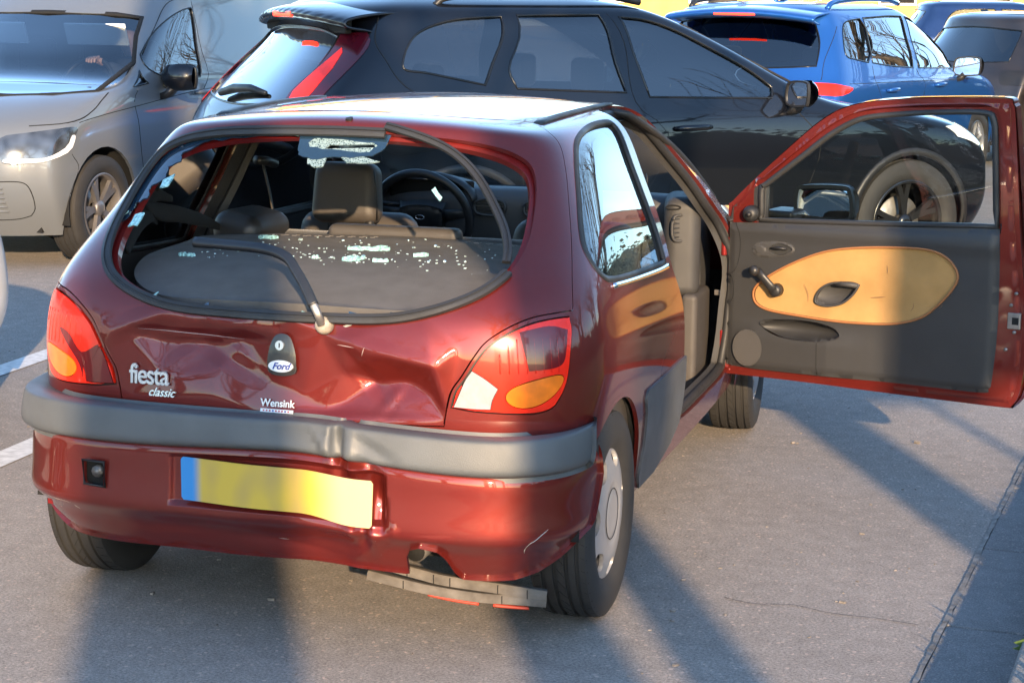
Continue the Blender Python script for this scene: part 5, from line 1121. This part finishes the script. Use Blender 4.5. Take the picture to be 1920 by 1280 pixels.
B.seam(iv([(4.24, .86), (4.02, .88), (3.82, .935), (3.68, 1.0), (3.60, 1.03)]), .005); B.seam(iv([(3.98, .87), (3.4, .93), (2.5, 1.0), (1.5, 1.02), (.5, 1.02)]), .003); B.seam(iv([(4.08, .69), (4.02, .60), (4.10, .45)]), .003)
for k in range(6):
    q = inv(B.S, [(.62, .36+.028*k), (.50, .362+.028*k), (.38, .364+.028*k)], [0, 2], (9.5, 13), (0, 6)); V, F = tube(B.S(q*[-1, 1])+B.S.nrm(q*[-1, 1])*.002, .007, 6); mk('grille_slat', V, F, MT['vanp'], B.root)
q = cr(inv(B.S, [(.72, .33), (.74, .52), (.55, .54), (.30, .54), (.30, .33)], [0, 2], (9.3, 13), (0, 6)), n=4); B.seam(np.vstack([q, q[:1]]), .004)
for y in (2.52, 1.25): V, F = tube(np.array([(-.925, y-.11, .985), (-.955, y-.08, .99), (-.96, y+.05, .99), (-.925, y+.10, .985)]), [.012, .016, .016, .012], 8); mk('door_handle', V, F, MT['vanp'], B.root)
# inside of the van: dash, sun visors, light bulkhead, seats, wheel
rbox('dashboard', (0, 3.42, .98), (1.5, .36, .16), MT['grey_trim'], B.root, .05)
for sx in (-.38, .38): rbox('sun_visor', (sx, 2.94, 1.365), (.46, .02, .15), pbr('visor_white', (.80, .80, .76), .8), B.root, .008, (R(-20), 0, 0))
rbox('bulkhead', (.45, 2.15, 1.10), (.45, .04, .75), pbr('bulkhead_cream', (.62, .60, .54), .7), B.root, .01)
rbox('door_post', (.66, 2.45, 1.15), (.12, .20, .6), pbr('post_cream', (.66, .65, .60), .7), B.root, .03)
B.cabin([(-.40, 2.45, 1.22), (.40, 2.45, 1.22)])
MB().box((-.82, .4, .70), (.82, 3.4, .76)).build('cabin_deck', MT['black'], B.root)
vsw = empty('steering_wheel', (-.40, 3.10, 1.05), parent=B.root); vsw.rotation_euler = (R(28), 0, 0)
t = np.linspace(0, 2*np.pi, 40, endpoint=False); V, F = tube(np.array([(.18*math.cos(q_), 0, .18*math.sin(q_)) for q_ in t]), .015, 8, True, upv=(0, 1, 0)); mk('wheel_rim', V, F, MT['dark'], vsw)
MB().tube([(-.17, 0, 0), (.17, 0, 0)], .02, 8).build('wheel_spoke', MT['dark'], vsw, smooth=True)
VAN = B.root
# far cars, seen in slices between the others
def simple_car(name, rows, pose, mat, label, wheel_y, alloy, lamp='lens_red'):
    B = Body(name, rows, pose, mat, label); B.arches(wheel_y, .37, .34)
    z1, z0 = rows[-2][0]-.06, rows[6][0]+.05
    B.window(B.side([(.75, z0+.10), (.95, z1-.03), (1.55, z1), (1.62, z0), (1.0, z0+.03)], sharp=(2, 3)), MT['sideg'], 'rear_door_window')
    B.window(B.side([(1.66, z1), (2.05, z1-.03), (2.55, z0+.15), (2.72, z0+.02), (1.72, z0)], sharp=(0, 3, 4)), MT['sideg'], 'front_door_window')
    B.window(B.rear([(-.60, z0), (-.55, z1-.05), (0, z1-.02), (.55, z1-.05), (.60, z0), (0, z0-.02)], sharp=(0, 1, 3, 4)), MT['smoke'], 'rear_window', mirror=False)
    B.windscreen([(13, 6.6), (12, 6.55), (11, 6.5)]+B.front([(.74, z0), (.66, (z0+z1)/2), (.58, z1-.02)])+[(12.2, 9.8), (13, 9.85)], MT['sideg'])
    B.lens('tail_lamp', cr(inv(B.S, [(.60, .93), (.72, .94), (.82, .93), (.84, .82), (.72, .80), (.62, .82)], [0, 2], (0, 4.4), (0, 11)), n=3), MT[lamp])
    B.shell(h=.22); B.wells(wheel_y, .37, rows[3][3]-.015)
    for sx in (1, -1):
        mirror_unit(B.root, (sx*(rows[6][3]+.03), 2.66, rows[6][0]+.02), sx, .9, mat, MT['mirror'])
        for y in wheel_y: rim_wheel(B.root, (sx*(rows[3][3]-.125), y, .325), .325, .205, .215, sx, alloy, 'i', 7)
        for y in (1.15, 2.15): V, F = tube(np.array([(sx*(rows[4][3]-.005), y-.10, .90), (sx*(rows[4][3]+.03), y-.07, .905), (sx*(rows[4][3]+.03), y+.05, .905), (sx*(rows[4][3]-.005), y+.09, .90)]), .013, 8); mk('door_handle', V, F, mat, B.root)
    B.cabin([(-.38, 1.85, 1.12), (.38, 1.85, 1.12)]); MB().box((-.75, .45, .74), (.75, 2.9, .80)).build('cabin_deck', MT['black'], B.root)
    return B
def scaled(rows, kz, kw, kl): return [(z*kz, a_*kl, b_*kl, w*kw, c, d) for z, a_, b_, w, c, d in rows]
simple_car('bronze_hatchback', scaled(ATECA, .93, .95, .92), (.62, 15.6, .75), paint('bronze_paint', (.050, .042, .038), .5, .3), 'brown grey hatchback behind the front of the blue crossover', (.80, 3.20), MT['alu'], 'dark')
X = simple_car('pale_blue_car', scaled(ATECA, .95, .98, 1.0), (2.2, 22.0, .22), paint('pale_blue_paint', (.35, .52, .68), .3, .3), 'pale blue car with a lit red brake lamp at the upper right', (.86, 3.5), MT['alu'])
MB().box((-.45, .20, 1.405), (.45, .30, 1.44)).build('high_brake_lamp', MT['glow'], X.root, bevel=.006)
simple_car('navy_car', scaled(ATECA, .95, 1, 1), (-1.2, 29.2, 1.35), paint('navy_paint', (.02, .05, .14), .4, .3), 'dark blue car standing crosswise at the top right', (.86, 3.5), MT['alu'])
simple_car('white_car', scaled(ATECA, .93, .95, .92), (-2.985, -1.25, 0.0), paint('white_paint', (.72, .72, .70), 0, .35), 'white car whose front corner shows at the left edge', (.80, 3.20), MT['alu'])

# ------------------------------------------------------------------ van driver, one hand on the wheel
def van_pt(x, y, z):
    c_, s_ = math.cos(3.2086), math.sin(3.2086); return Vector((-4.46+x*c_+y*s_, 10.231-x*s_+y*c_, z))
def skinned(name, joints, edges, mat, parent=None, lev=2, root=0):
    me = bpy.data.meshes.new(name); me.from_pydata([j[0] for j in joints], edges, []); o = bpy.data.objects.new(name, me); COL.objects.link(o)
    m_ = o.modifiers.new('skin', 'SKIN'); m_.use_smooth_shade = True
    if not me.skin_vertices: 
        bpy.context.view_layer.objects.active = o
    for i, j in enumerate(joints): me.skin_vertices[0].data[i].radius = j[1] if isinstance(j[1], tuple) else (j[1], j[1])
    me.skin_vertices[0].data[root].use_root = True
    sb = o.modifiers.new('sub', 'SUBSURF'); sb.levels = sb.render_levels = lev; me.materials.append(mat)
    if parent: o.parent = parent
    return o
jk = pbr('dark_jacket', (.018, .022, .035), .85, bump=.5, bscale=60); fl = pbr('skin', (.55, .30, .22), .5)
DV = empty('person', van_pt(-.40, 2.55, .0)); tag(DV, 'van driver in a dark jacket with one hand on the steering wheel', 'person')
b0 = van_pt(-.40, 2.55, 0); L_ = lambda x, y, z: van_pt(x, y, z)-b0
J = [(L_(-.40, 2.55, .78), (.16, .14)), (L_(-.40, 2.53, .95), (.16, .12)), (L_(-.40, 2.50, 1.12), (.17, .12)), (L_(-.40, 2.51, 1.20), (.07, .07)),
     (L_(-.57, 2.53, 1.14), .07), (L_(-.64, 2.74, 1.02), .056), (L_(-.47, 2.98, 1.17), .042),
     (L_(-.23, 2.53, 1.14), .07), (L_(-.17, 2.72, .98), .056), (L_(-.26, 2.94, 1.02), .042),
     (L_(-.52, 2.75, .78), .09), (L_(-.52, 3.05, .70), .07), (L_(-.28, 2.75, .78), .09), (L_(-.28, 3.05, .70), .07)]
skinned('jacket', J, [(0, 1), (1, 2), (2, 3), (2, 4), (4, 5), (5, 6), (2, 7), (7, 8), (8, 9), (0, 10), (10, 11), (0, 12), (12, 13)], jk, DV)
hdj = [(L_(-.40, 2.52, 1.19), .055), (L_(-.40, 2.53, 1.255), (.062, .070)), (L_(-.40, 2.54, 1.33), (.072, .088)), (L_(-.40, 2.53, 1.395), (.062, .078)), (L_(-.40, 2.645, 1.31), .012), (L_(-.40, 2.62, 1.33), .010)]
skinned('head', hdj, [(0, 1), (1, 2), (2, 3), (2, 5), (5, 4)], fl, DV)
skinned('hair', [(L_(-.40, 2.50, 1.40), (.07, .085)), (L_(-.40, 2.46, 1.36), (.068, .06)), (L_(-.40, 2.45, 1.29), (.055, .03))], [(0, 1), (1, 2)], pbr('dark_hair', (.03, .02, .015), .8), DV)
for hx, hz, sg in ((-.455, 1.205, 1), (-.25, 1.04, -1)):
    hj = [(L_(hx, 2.985, hz-.03), .026), (L_(hx+.01*sg, 3.03, hz+.0), (.036, .022)), (L_(hx+.02*sg, 3.065, hz+.01), (.036, .020))]; he = [(0, 1), (1, 2)]
    for k in range(4):
        i = len(hj); ox = (-.030+.020*k); ln = (.85, 1., .95, .75)[k]
        hj += [(L_(hx+ox+.02*sg, 3.085, hz+.012), .0095), (L_(hx+ox+.02*sg, 3.085+.028*ln, hz+.004), .009), (L_(hx+ox+.02*sg, 3.085+.030*ln, hz-.022*ln), .008)]; he += [(2, i), (i, i+1), (i+1, i+2)]
    i = len(hj); hj += [(L_(hx+.045*sg, 3.05, hz-.005), .0105), (L_(hx+.055*sg, 3.08, hz-.012), .009)]; he += [(1, i), (i, i+1)]
    skinned('hand', hj, he, fl, DV)

# ------------------------------------------------------------------ road, gutter, kerb, verge
def asphalt(name, base, scale=1., rough=.92):
    m, nt, b = new_mat(name); I = b.inputs; L = nt.links.new
    tc = nt.nodes.new('ShaderNodeTexCoord')
    def noise(s, d=4, r=.6):
        n = nt.nodes.new('ShaderNodeTexNoise'); n.inputs['Scale'].default_value = s; n.inputs['Detail'].default_value = d; n.inputs['Roughness'].default_value = r; L(tc.outputs['Object'], n.inputs['Vector']); return n
    big, mid, fine = noise(.7, 5), noise(14, 5, .7), noise(125*scale, 3, .85)
    v = nt.nodes.new('ShaderNodeTexVoronoi'); v.inputs['Scale'].default_value = 120*scale; L(tc.outputs['Object'], v.inputs['Vector'])
    r1 = nt.nodes.new('ShaderNodeMapRange'); r1.inputs[1].default_value = .25; r1.inputs[2].default_value = .75; r1.inputs[3].default_value = .86; r1.inputs[4].default_value = 1.14; L(big.outputs[0], r1.inputs[0])
    r2 = nt.nodes.new('ShaderNodeMapRange'); r2.inputs[1].default_value = .3; r2.inputs[2].default_value = .7; r2.inputs[3].default_value = .86; r2.inputs[4].default_value = 1.14; L(mid.outputs[0], r2.inputs[0])
    r3 = nt.nodes.new('ShaderNodeMapRange'); r3.inputs[1].default_value = .25; r3.inputs[2].default_value = .8; r3.inputs[3].default_value = .35; r3.inputs[4].default_value = 1.7; L(fine.outputs[0], r3.inputs[0])
    a1 = nt.nodes.new('ShaderNodeMath'); a1.operation = 'MULTIPLY'; L(r1.outputs[0], a1.inputs[0]); L(r2.outputs[0], a1.inputs[1])
    a2 = nt.nodes.new('ShaderNodeMath'); a2.operation = 'MULTIPLY'; L(a1.outputs[0], a2.inputs[0]); L(r3.outputs[0], a2.inputs[1])
    x = nt.nodes.new('ShaderNodeMix'); x.data_type = 'RGBA'; x.blend_type = 'MULTIPLY'; x.inputs[0].default_value = 1; x.inputs[6].default_value = (*base, 1); L(a2.outputs[0], x.inputs[7])
    # individual pale and reddish stones
    st = nt.nodes.new('ShaderNodeMapRange'); st.inputs[1].default_value = .955; st.inputs[2].default_value = 1.0; sx = nt.nodes.new('ShaderNodeSeparateColor'); L(v.outputs['Color'], sx.inputs[0]); L(sx.outputs[0], st.inputs[0])
    y = nt.nodes.new('ShaderNodeMix'); y.data_type = 'RGBA'; L(st.outputs[0], y.inputs[0]); L(x.outputs[2], y.inputs[6]); y.inputs[7].default_value = (base[0]*1.7, base[1]*1.5, base[2]*1.4, 1)
    L(y.outputs[2], I['Base Color']); I['Roughness'].default_value = rough; I['Specular IOR Level'].default_value = .3
    bm = nt.nodes.new('ShaderNodeBump'); bm.inputs['Strength'].default_value = .7; bm.inputs['Distance'].default_value = .005; L(fine.outputs[0], bm.inputs['Height'])
    b2 = nt.nodes.new('ShaderNodeBump'); b2.inputs['Strength'].default_value = .12; b2.inputs['Distance'].default_value = .01; L(mid.outputs[0], b2.inputs['Height']); L(bm.outputs[0], b2.inputs['Normal']); L(b2.outputs[0], I['Normal'])
    return m
tag(MB().add([(-400, -400, -.02), (400, -400, -.02), (400, 400, -.02), (-400, 400, -.02)], [(0, 1, 2, 3)]).build('ground', asphalt('far_ground', (.13, .125, .115))), kind='structure')
KA = math.atan(.0747); KM = Matrix.Translation((1.606, 0, 0)) @ Matrix.Rotation(-KA, 4, 'Z')     # line of the gutter joint
def kq(pts): return [KM @ Vector(p) for p in pts]
road = MB().add(kq([(-70, -60, 0), (0, -60, 0), (0, 160, 0), (-70, 160, 0)]), [(0, 1, 2, 3)]).build('road', asphalt('road_asphalt', (.300, .268, .238))); tag(road, kind='structure')
gut = asphalt('gutter_concrete', (.21, .205, .20), 1.6)
gt_ = empty('gutter'); tag(gt_, kind='structure')
for k in range(-14, 40): MB().box((.006, k*.8+.004, -.05), (.245, k*.8+.796, .004+.002*math.sin(k*7)), KM).build('gutter_slab', gut, gt_, bevel=.006)
g = random.Random(31); jy = np.arange(-8, 30, .06); jl = [(-.004-abs(g.gauss(0, .003)), y) for y in jy]; jr = [(.006+abs(g.gauss(0, .003)), y) for y in jy]
mk('joint_dirt', [KM @ Vector((x, y, .0045)) for x, y in jl]+[KM @ Vector((x, y, .0065)) for x, y in jr], [(i, i+1, len(jy)+i+1, len(jy)+i) for i in range(len(jy)-1)], pbr('joint_silt', (.20, .188, .172), 1., bump=1, bscale=90, var=.4, vscale=25), gt_, smooth=False)
MB().box((-.012, -60, -.06), (.02, 160, -.004), KM).build('gutter_joint', pbr('joint_dirt', (.03, .028, .025), .95, bump=1, bscale=80), gt_)
kb = empty('kerb'); tag(kb, kind='structure'); kmat = asphalt('kerb_stone', (.24, .235, .22), 1.4)
for k in range(-14, 40): MB().box((.250, k*1.0+.005, -.05), (.385, k*1.0+.995, .138+.002*math.sin(k*5)), KM).build('kerb_stone', kmat, kb, bevel=.014)
# painted lines left of the car
pm = pbr('road_paint', (.62, .61, .58), .7, var=.18, vscale=30, bump=.4, bscale=150)
def line(name, x0, y0, y1, w, lab):
    o = MB().add([(x0-w/2, y0, .004), (x0+w/2, y0, .004), (x0+w/2+.02, y1, .004), (x0-w/2+.02, y1, .004)], [(0, 1, 2, 3)]).build(name, pm); tag(o, kind='structure')
line('lane_marking', -2.61, 1.2, 9, .13, ''); line('lane_marking', -1.75, -1.0, 6.5, .13, '')

# a fine crack across the lane and scattered grit, twigs and chips
g = random.Random(77); V, F = [], []
pts = cr([(1.05, .86), (1.14, .83), (1.25, .85), (1.36, .81), (1.50, .80), (1.60, .78)], closed=False, n=10)
w_ = [abs(math.sin(i*.9))*.0014+.0003+g.uniform(0, .001) for i in range(len(pts))]
V = [(x, y-w, .004) for (x, y), w in zip(pts, w_)]+[(x+.002, y+w, .004) for (x, y), w in zip(pts, w_)]; n_ = len(pts)
tag(mk('road_crack', V, [(i, i+1, n_+i+1, n_+i) for i in range(n_-1)], pbr('crack_dark', (.07, .064, .058), 1), smooth=False), kind='structure')  # plain dark strip marks the crack
mb = MB()
for k in range(420):
    x, y = g.uniform(-3, 1.6), g.uniform(-1.0, 4.0)
    s1 = g.uniform(.002, .0045) if k % 12 else g.uniform(.005, .010); M_ = Matrix.Translation((x, y, s1*.35)) @ Matrix.Rotation(g.uniform(0, 6), 4, 'Z') @ Matrix.Rotation(g.uniform(-.5, .5), 4, 'X')
    mb.box((-s1*g.uniform(1, 1.8), -s1*.6, -s1*.35), (s1, s1*.6, s1*.4), M_)
tag(mb.build('road_grit', pbr('grit', (.22, .19, .16), .9, var=.5, vscale=60)), 'loose grit and chips scattered over the asphalt', 'grit', kind='stuff')

# ------------------------------------------------------------------ verge, trees, hedge, far building
def soil(name, c1, c2):
    m, nt, b = new_mat(name); tc = nt.nodes.new('ShaderNodeTexCoord'); n = nt.nodes.new('ShaderNodeTexNoise'); n.inputs['Scale'].default_value = 6; n.inputs['Detail'].default_value = 8; nt.links.new(tc.outputs['Object'], n.inputs['Vector'])
    x = nt.nodes.new('ShaderNodeMix'); x.data_type = 'RGBA'; x.inputs[6].default_value = (*c1, 1); x.inputs[7].default_value = (*c2, 1); nt.links.new(n.outputs[0], x.inputs[0]); nt.links.new(x.outputs[2], b.inputs['Base Color']); b.inputs['Roughness'].default_value = 1
    return m
vg_ = MB().add(kq([(.386, -60, .112), (40, -60, .112), (40, 160, .112), (.386, 160, .112)]), [(0, 1, 2, 3)]).build('grass_verge', soil('verge_turf', (.045, .065, .018), (.10, .085, .04))); tag(vg_, kind='structure')
gm = pbr('grass_blade', (.07, .12, .025), .7); g = random.Random(3); V, F = [], []
for k in range(7500):
    y = g.uniform(-3.5, 4.5); x = .39+abs(g.gauss(0, .35)) if k % 3 else .36+g.uniform(0, .05); p0 = KM @ Vector((x, y, .108)); h_ = g.uniform(.025, .085)*(1.5 if k % 3 == 0 else 1); a_ = g.uniform(0, 6.3); l_ = g.uniform(.01, .05); w_ = .0025
    n_ = len(V); dx, dy = math.cos(a_), math.sin(a_)
    V += [(p0.x-dy*w_, p0.y+dx*w_, p0.z), (p0.x+dy*w_, p0.y-dx*w_, p0.z), (p0.x+dx*l_*.4, p0.y+dy*l_*.4, p0.z+h_*.7), (p0.x+dx*l_, p0.y+dy*l_, p0.z+h_)]; F += [(n_, n_+1, n_+2), (n_+1, n_+3, n_+2)]
for k in range(24):          # tuft hanging over the kerb edge
    p0 = KM @ Vector((.30+g.uniform(-.02, .05), .36+g.uniform(-.03, .05), .10)); a_ = R(180)+g.uniform(-.9, .9); l_ = g.uniform(.03, .09); h_ = g.uniform(.0, .05); n_ = len(V); dx, dy = math.cos(a_), math.sin(a_)
    V += [(p0.x-dy*.003, p0.y+dx*.003, p0.z), (p0.x+dy*.003, p0.y-dx*.003, p0.z), (p0.x+dx*l_*.5, p0.y+dy*l_*.5, p0.z+h_), (p0.x+dx*l_, p0.y+dy*l_, p0.z+h_*.6)]; F += [(n_, n_+1, n_+2), (n_+1, n_+3, n_+2)]
tag(mk('verge_grass', V, F, gm, smooth=False), 'short rough grass along the kerb at the lower right', 'grass', kind='stuff')
bark = pbr('bark', (.085, .068, .052), .95, bump=1., bscale=35, var=.3, vscale=9)
def bare_tree(seed, r0, hclear, height, detail=1.0):
    g = random.Random(seed); tr_ = MB(); cw = MB()
    def grow(p, d, r, L, lev, mb):
        n = 5 if lev < 2 else 4; P = [p]; dd = d.copy()
        for k in range(n):
            dd = (dd+Vector((g.gauss(0, .12), g.gauss(0, .12), g.gauss(.03, .08)))*(.10 if lev == 0 else 1.4)).normalized(); P.append(P[-1]+dd*L/n)
        re = r*(.62 if lev else .80)
        V, F = tube(np.array(P), np.linspace(r, re, n+1), 10 if lev == 0 else (6 if lev < 2 else 4 if lev < 3 else 3)); mb.add(V, F)
        if lev >= 5 or r < .0035: return
        kids = g.randint(2, 3) if lev else 4
        for k in range(kids+(1 if lev in (1, 2) and g.random() < .6 else 0)):
            i = n if k < 2 or lev == 0 else g.randint(2, n); ax = Vector((g.gauss(0, 1), g.gauss(0, 1), g.gauss(0, .4))).normalized(); sp = g.uniform(.35, .85)
            nd = (dd+ax*sp+Vector((0, 0, .12))).normalized()
            if nd.z < -.05: nd.z = .1
            grow(P[i], nd, re*g.uniform(.55, .85), L*g.uniform(.58, .82), lev+1, cw)
    grow(Vector((0, 0, -.05)), Vector((g.gauss(0, .006), g.gauss(0, .006), 1)), r0, hclear, 0, tr_)
    return tr_, cw
def plant(proto, loc, rz, sc, label, group='bare trees round the car park'):
    e = empty('bare_tree', loc, rz); e.scale = (sc, sc, sc); tag(e, label, 'tree', group)
    for nm, me in proto:
        o = bpy.data.objects.new(nm, me); COL.objects.link(o); o.parent = e
    return e
def proto(seed, r0, hc, h_):
    t_, c_ = bare_tree(seed, r0, hc, h_); a_ = t_.build('trunk', bark, smooth=True); b_ = c_.build('branches', bark, smooth=True); r_ = [('trunk', a_.data), ('branches', b_.data)]
    for o in (a_, b_): bpy.data.objects.remove(o)
    return r_
def band(d, tau): return (d*.907+tau*.42, d*.42-tau*.907, .0)
for d, r0, tau, seed, lab in ((-.20, .34, 10.5, 1, 'thick bare tree added behind the photographer to cast the widest shade band'), (.80, .165, 9.8, 2, 'slim unseen bare tree added on the verge to shade the right rear wheel'), (1.14, .115, 9.0, 3, 'thinnest unseen bare tree added on the verge to cast a narrow shade band'), (2.31, .165, 8.0, 4, 'unseen bare tree added beside the shade board to shade the road by the door')):  # unseen trunks added to cast the shade bands, in place of people
    plant(proto(seed, r0, 4.5, 8), band(d, tau), 0, 1, lab)
P1, P2 = proto(11, .24, 2.8, 9), proto(12, .20, 2.4, 8)
spots = [(7.2, 6.8, .85, 'leafless tree on the verge right beside the black car'), (8.3, 3.4, .95, 'leafless tree on the verge right of the open door'), (9.2, 10.5, 1.0, 'leafless tree on the verge right beside the blue crossover'), (13, .5, 1.0, 'leafless tree standing just behind the hedge right of the red car'), (11.5, -4, .9, 'small leafless tree at the near end of the roadside hedge'), (7, 13, .9, 'leafless tree on the verge level with the bronze car'), (8, 21, 1.2, 'leafless tree on the verge level with the pale blue car'), (12, 6, 1.3, 'leafless tree behind the roadside hedge level with the open door'), (15, 16, 1.5, 'leafless tree behind the roadside hedge level with the blue crossover'), (19, -2, 1.6, 'leafless tree far right behind the hedge end'), (-2, -16, 1.5, 'leafless tree straight behind the red car across the lane'), (-9, -13, 1.3, 'leafless tree at the left end of the back hedge'), (-16, -7, 1.4, 'leafless tree left of the white car by the far lane'), (-19, 3, 1.6, 'leafless tree far left of the grey van'), (-9, -24, 1.8, 'tall leafless tree beyond the back hedge'), (1, -30, 2.0, 'tallest leafless tree far behind the photographer'), (-6, 40, 1.8, 'leafless tree beyond the navy car'), (-24, 30, 1.8, 'leafless tree left in front of the ochre building'), (14, 38, 1.8, 'leafless tree right in front of the ochre building')]
for k, (x, y, s_, lb) in enumerate(spots): plant(P1 if k % 2 else P2, (x, y, 0), k*1.3, s_, lb)
nb = empty('shade_board', (band(2.58, 8.0)[0], band(2.58, 8.0)[1], 0), R(24.8)); tag(nb, 'tall plain unseen board on two posts, added to shade the open door', 'sign')  # made-up board out of view, added to shade the right half of the door
for x in (-.27, .27): MB().tube([(x, .03, 0), (x, .03, 3.9)], .025, 12).build('post', MT['steel'], nb, smooth=True)
MB().box((-.40, -.01, 2.90), (.40, .01, 3.95)).build('board', pbr('board_grey', (.35, .36, .36), .5), nb, bevel=.004)
# low hedge far off to the side, and the ochre building closing the view
hm = soil('hedge_leaf', (.030, .034, .016), (.070, .058, .034)); g = random.Random(8)
def hedge(x0, y0, x1, y1, h_, lab):
    n = 9000; V, F = [], []
    for k in range(n):
        t = g.random(); hh = h_*(.75+.25*math.sin(t*37)*math.sin(t*91)); p = Vector((x0+(x1-x0)*t+g.uniform(-.7, .7), y0+(y1-y0)*t+g.uniform(-.7, .7), hh*g.random()**.7)); s_ = g.uniform(.05, .13); a_ = Vector((g.gauss(0, 1), g.gauss(0, 1), g.gauss(0, 1))).normalized(); b_ = a_.orthogonal().normalized(); c_ = a_.cross(b_); i = len(V)
        V += [p-b_*s_, p+c_*s_*.6, p+b_*s_, p-c_*s_*.6]; F.append((i, i+1, i+2, i+3))
    e = empty('hedge'); tag(e, lab, 'hedge'); mk('leaves', V, F, hm, e, smooth=False)
    n1, n2 = 160, 9; L_ = math.hypot(x1-x0, y1-y0); tx, ty = (x1-x0)/L_, (y1-y0)/L_; V, F = [], []
    for i in range(n1+1):
        t = i/n1; hh = h_*(.75+.25*math.sin(t*37)*math.sin(t*91))*.86
        for j in range(n2+1):
            a_ = math.pi*j/n2; o_ = -math.cos(a_)*(.62+.1*g.random()); z_ = hh*min(1, math.sin(a_)*1.5)*(.92+.1*g.random()) if 0 < j < n2 else 0; V.append((x0+(x1-x0)*t-ty*o_, y0+(y1-y0)*t+tx*o_, z_))
    F = [(i*(n2+1)+j, (i+1)*(n2+1)+j, (i+1)*(n2+1)+j+1, i*(n2+1)+j+1) for i in range(n1) for j in range(n2)]; mk('twig_core', V, F, hm, e, smooth=False)
hedge(8.5, -5, 11.5, 36, 2.3, 'low winter hedge along the far side of the verge'); hedge(6.0, 9, 9.5, 42, 3.6, 'tall winter bushes along the verge further up the road'); hedge(-12, -14, -2, -18, 1.5, 'low winter hedge behind the road at the back')
bl = empty('ochre_building', (-34, 74, 0), R(14)); tag(bl, 'long ochre rendered building far behind the parked cars', 'building')
om = pbr('ochre_render', (.72, .46, .12), .9, var=.08, vscale=2); MB().box((-34, 0, 0), (48, 9, 7.0)).build('wall', om, bl)
MB().box((-34.3, -.12, 0), (48.3, -.005, .45)).build('plinth', pbr('plinth', (.3, .29, .28), .9), bl); MB().box((-35, -.8, 7.0), (49, 10, 7.5)).build('roof', pbr('roof_edge', (.12, .08, .07), .8), bl)
for k in range(20):
    x = -31+k*4.0
    for z in (1.0, 4.2):
        w_ = empty('window', (x, 0, z), parent=bl); MB().box((-.8, -.06, 0), (.8, -.004, 1.6)).build('window_frame', MT['white'], w_); MB().box((-.7, -.075, .1), (-.04, -.062, 1.5)).build('pane', MT['glass_dark'], w_); MB().box((.04, -.075, .1), (.7, -.062, 1.5)).build('pane', MT['glass_dark'], w_)
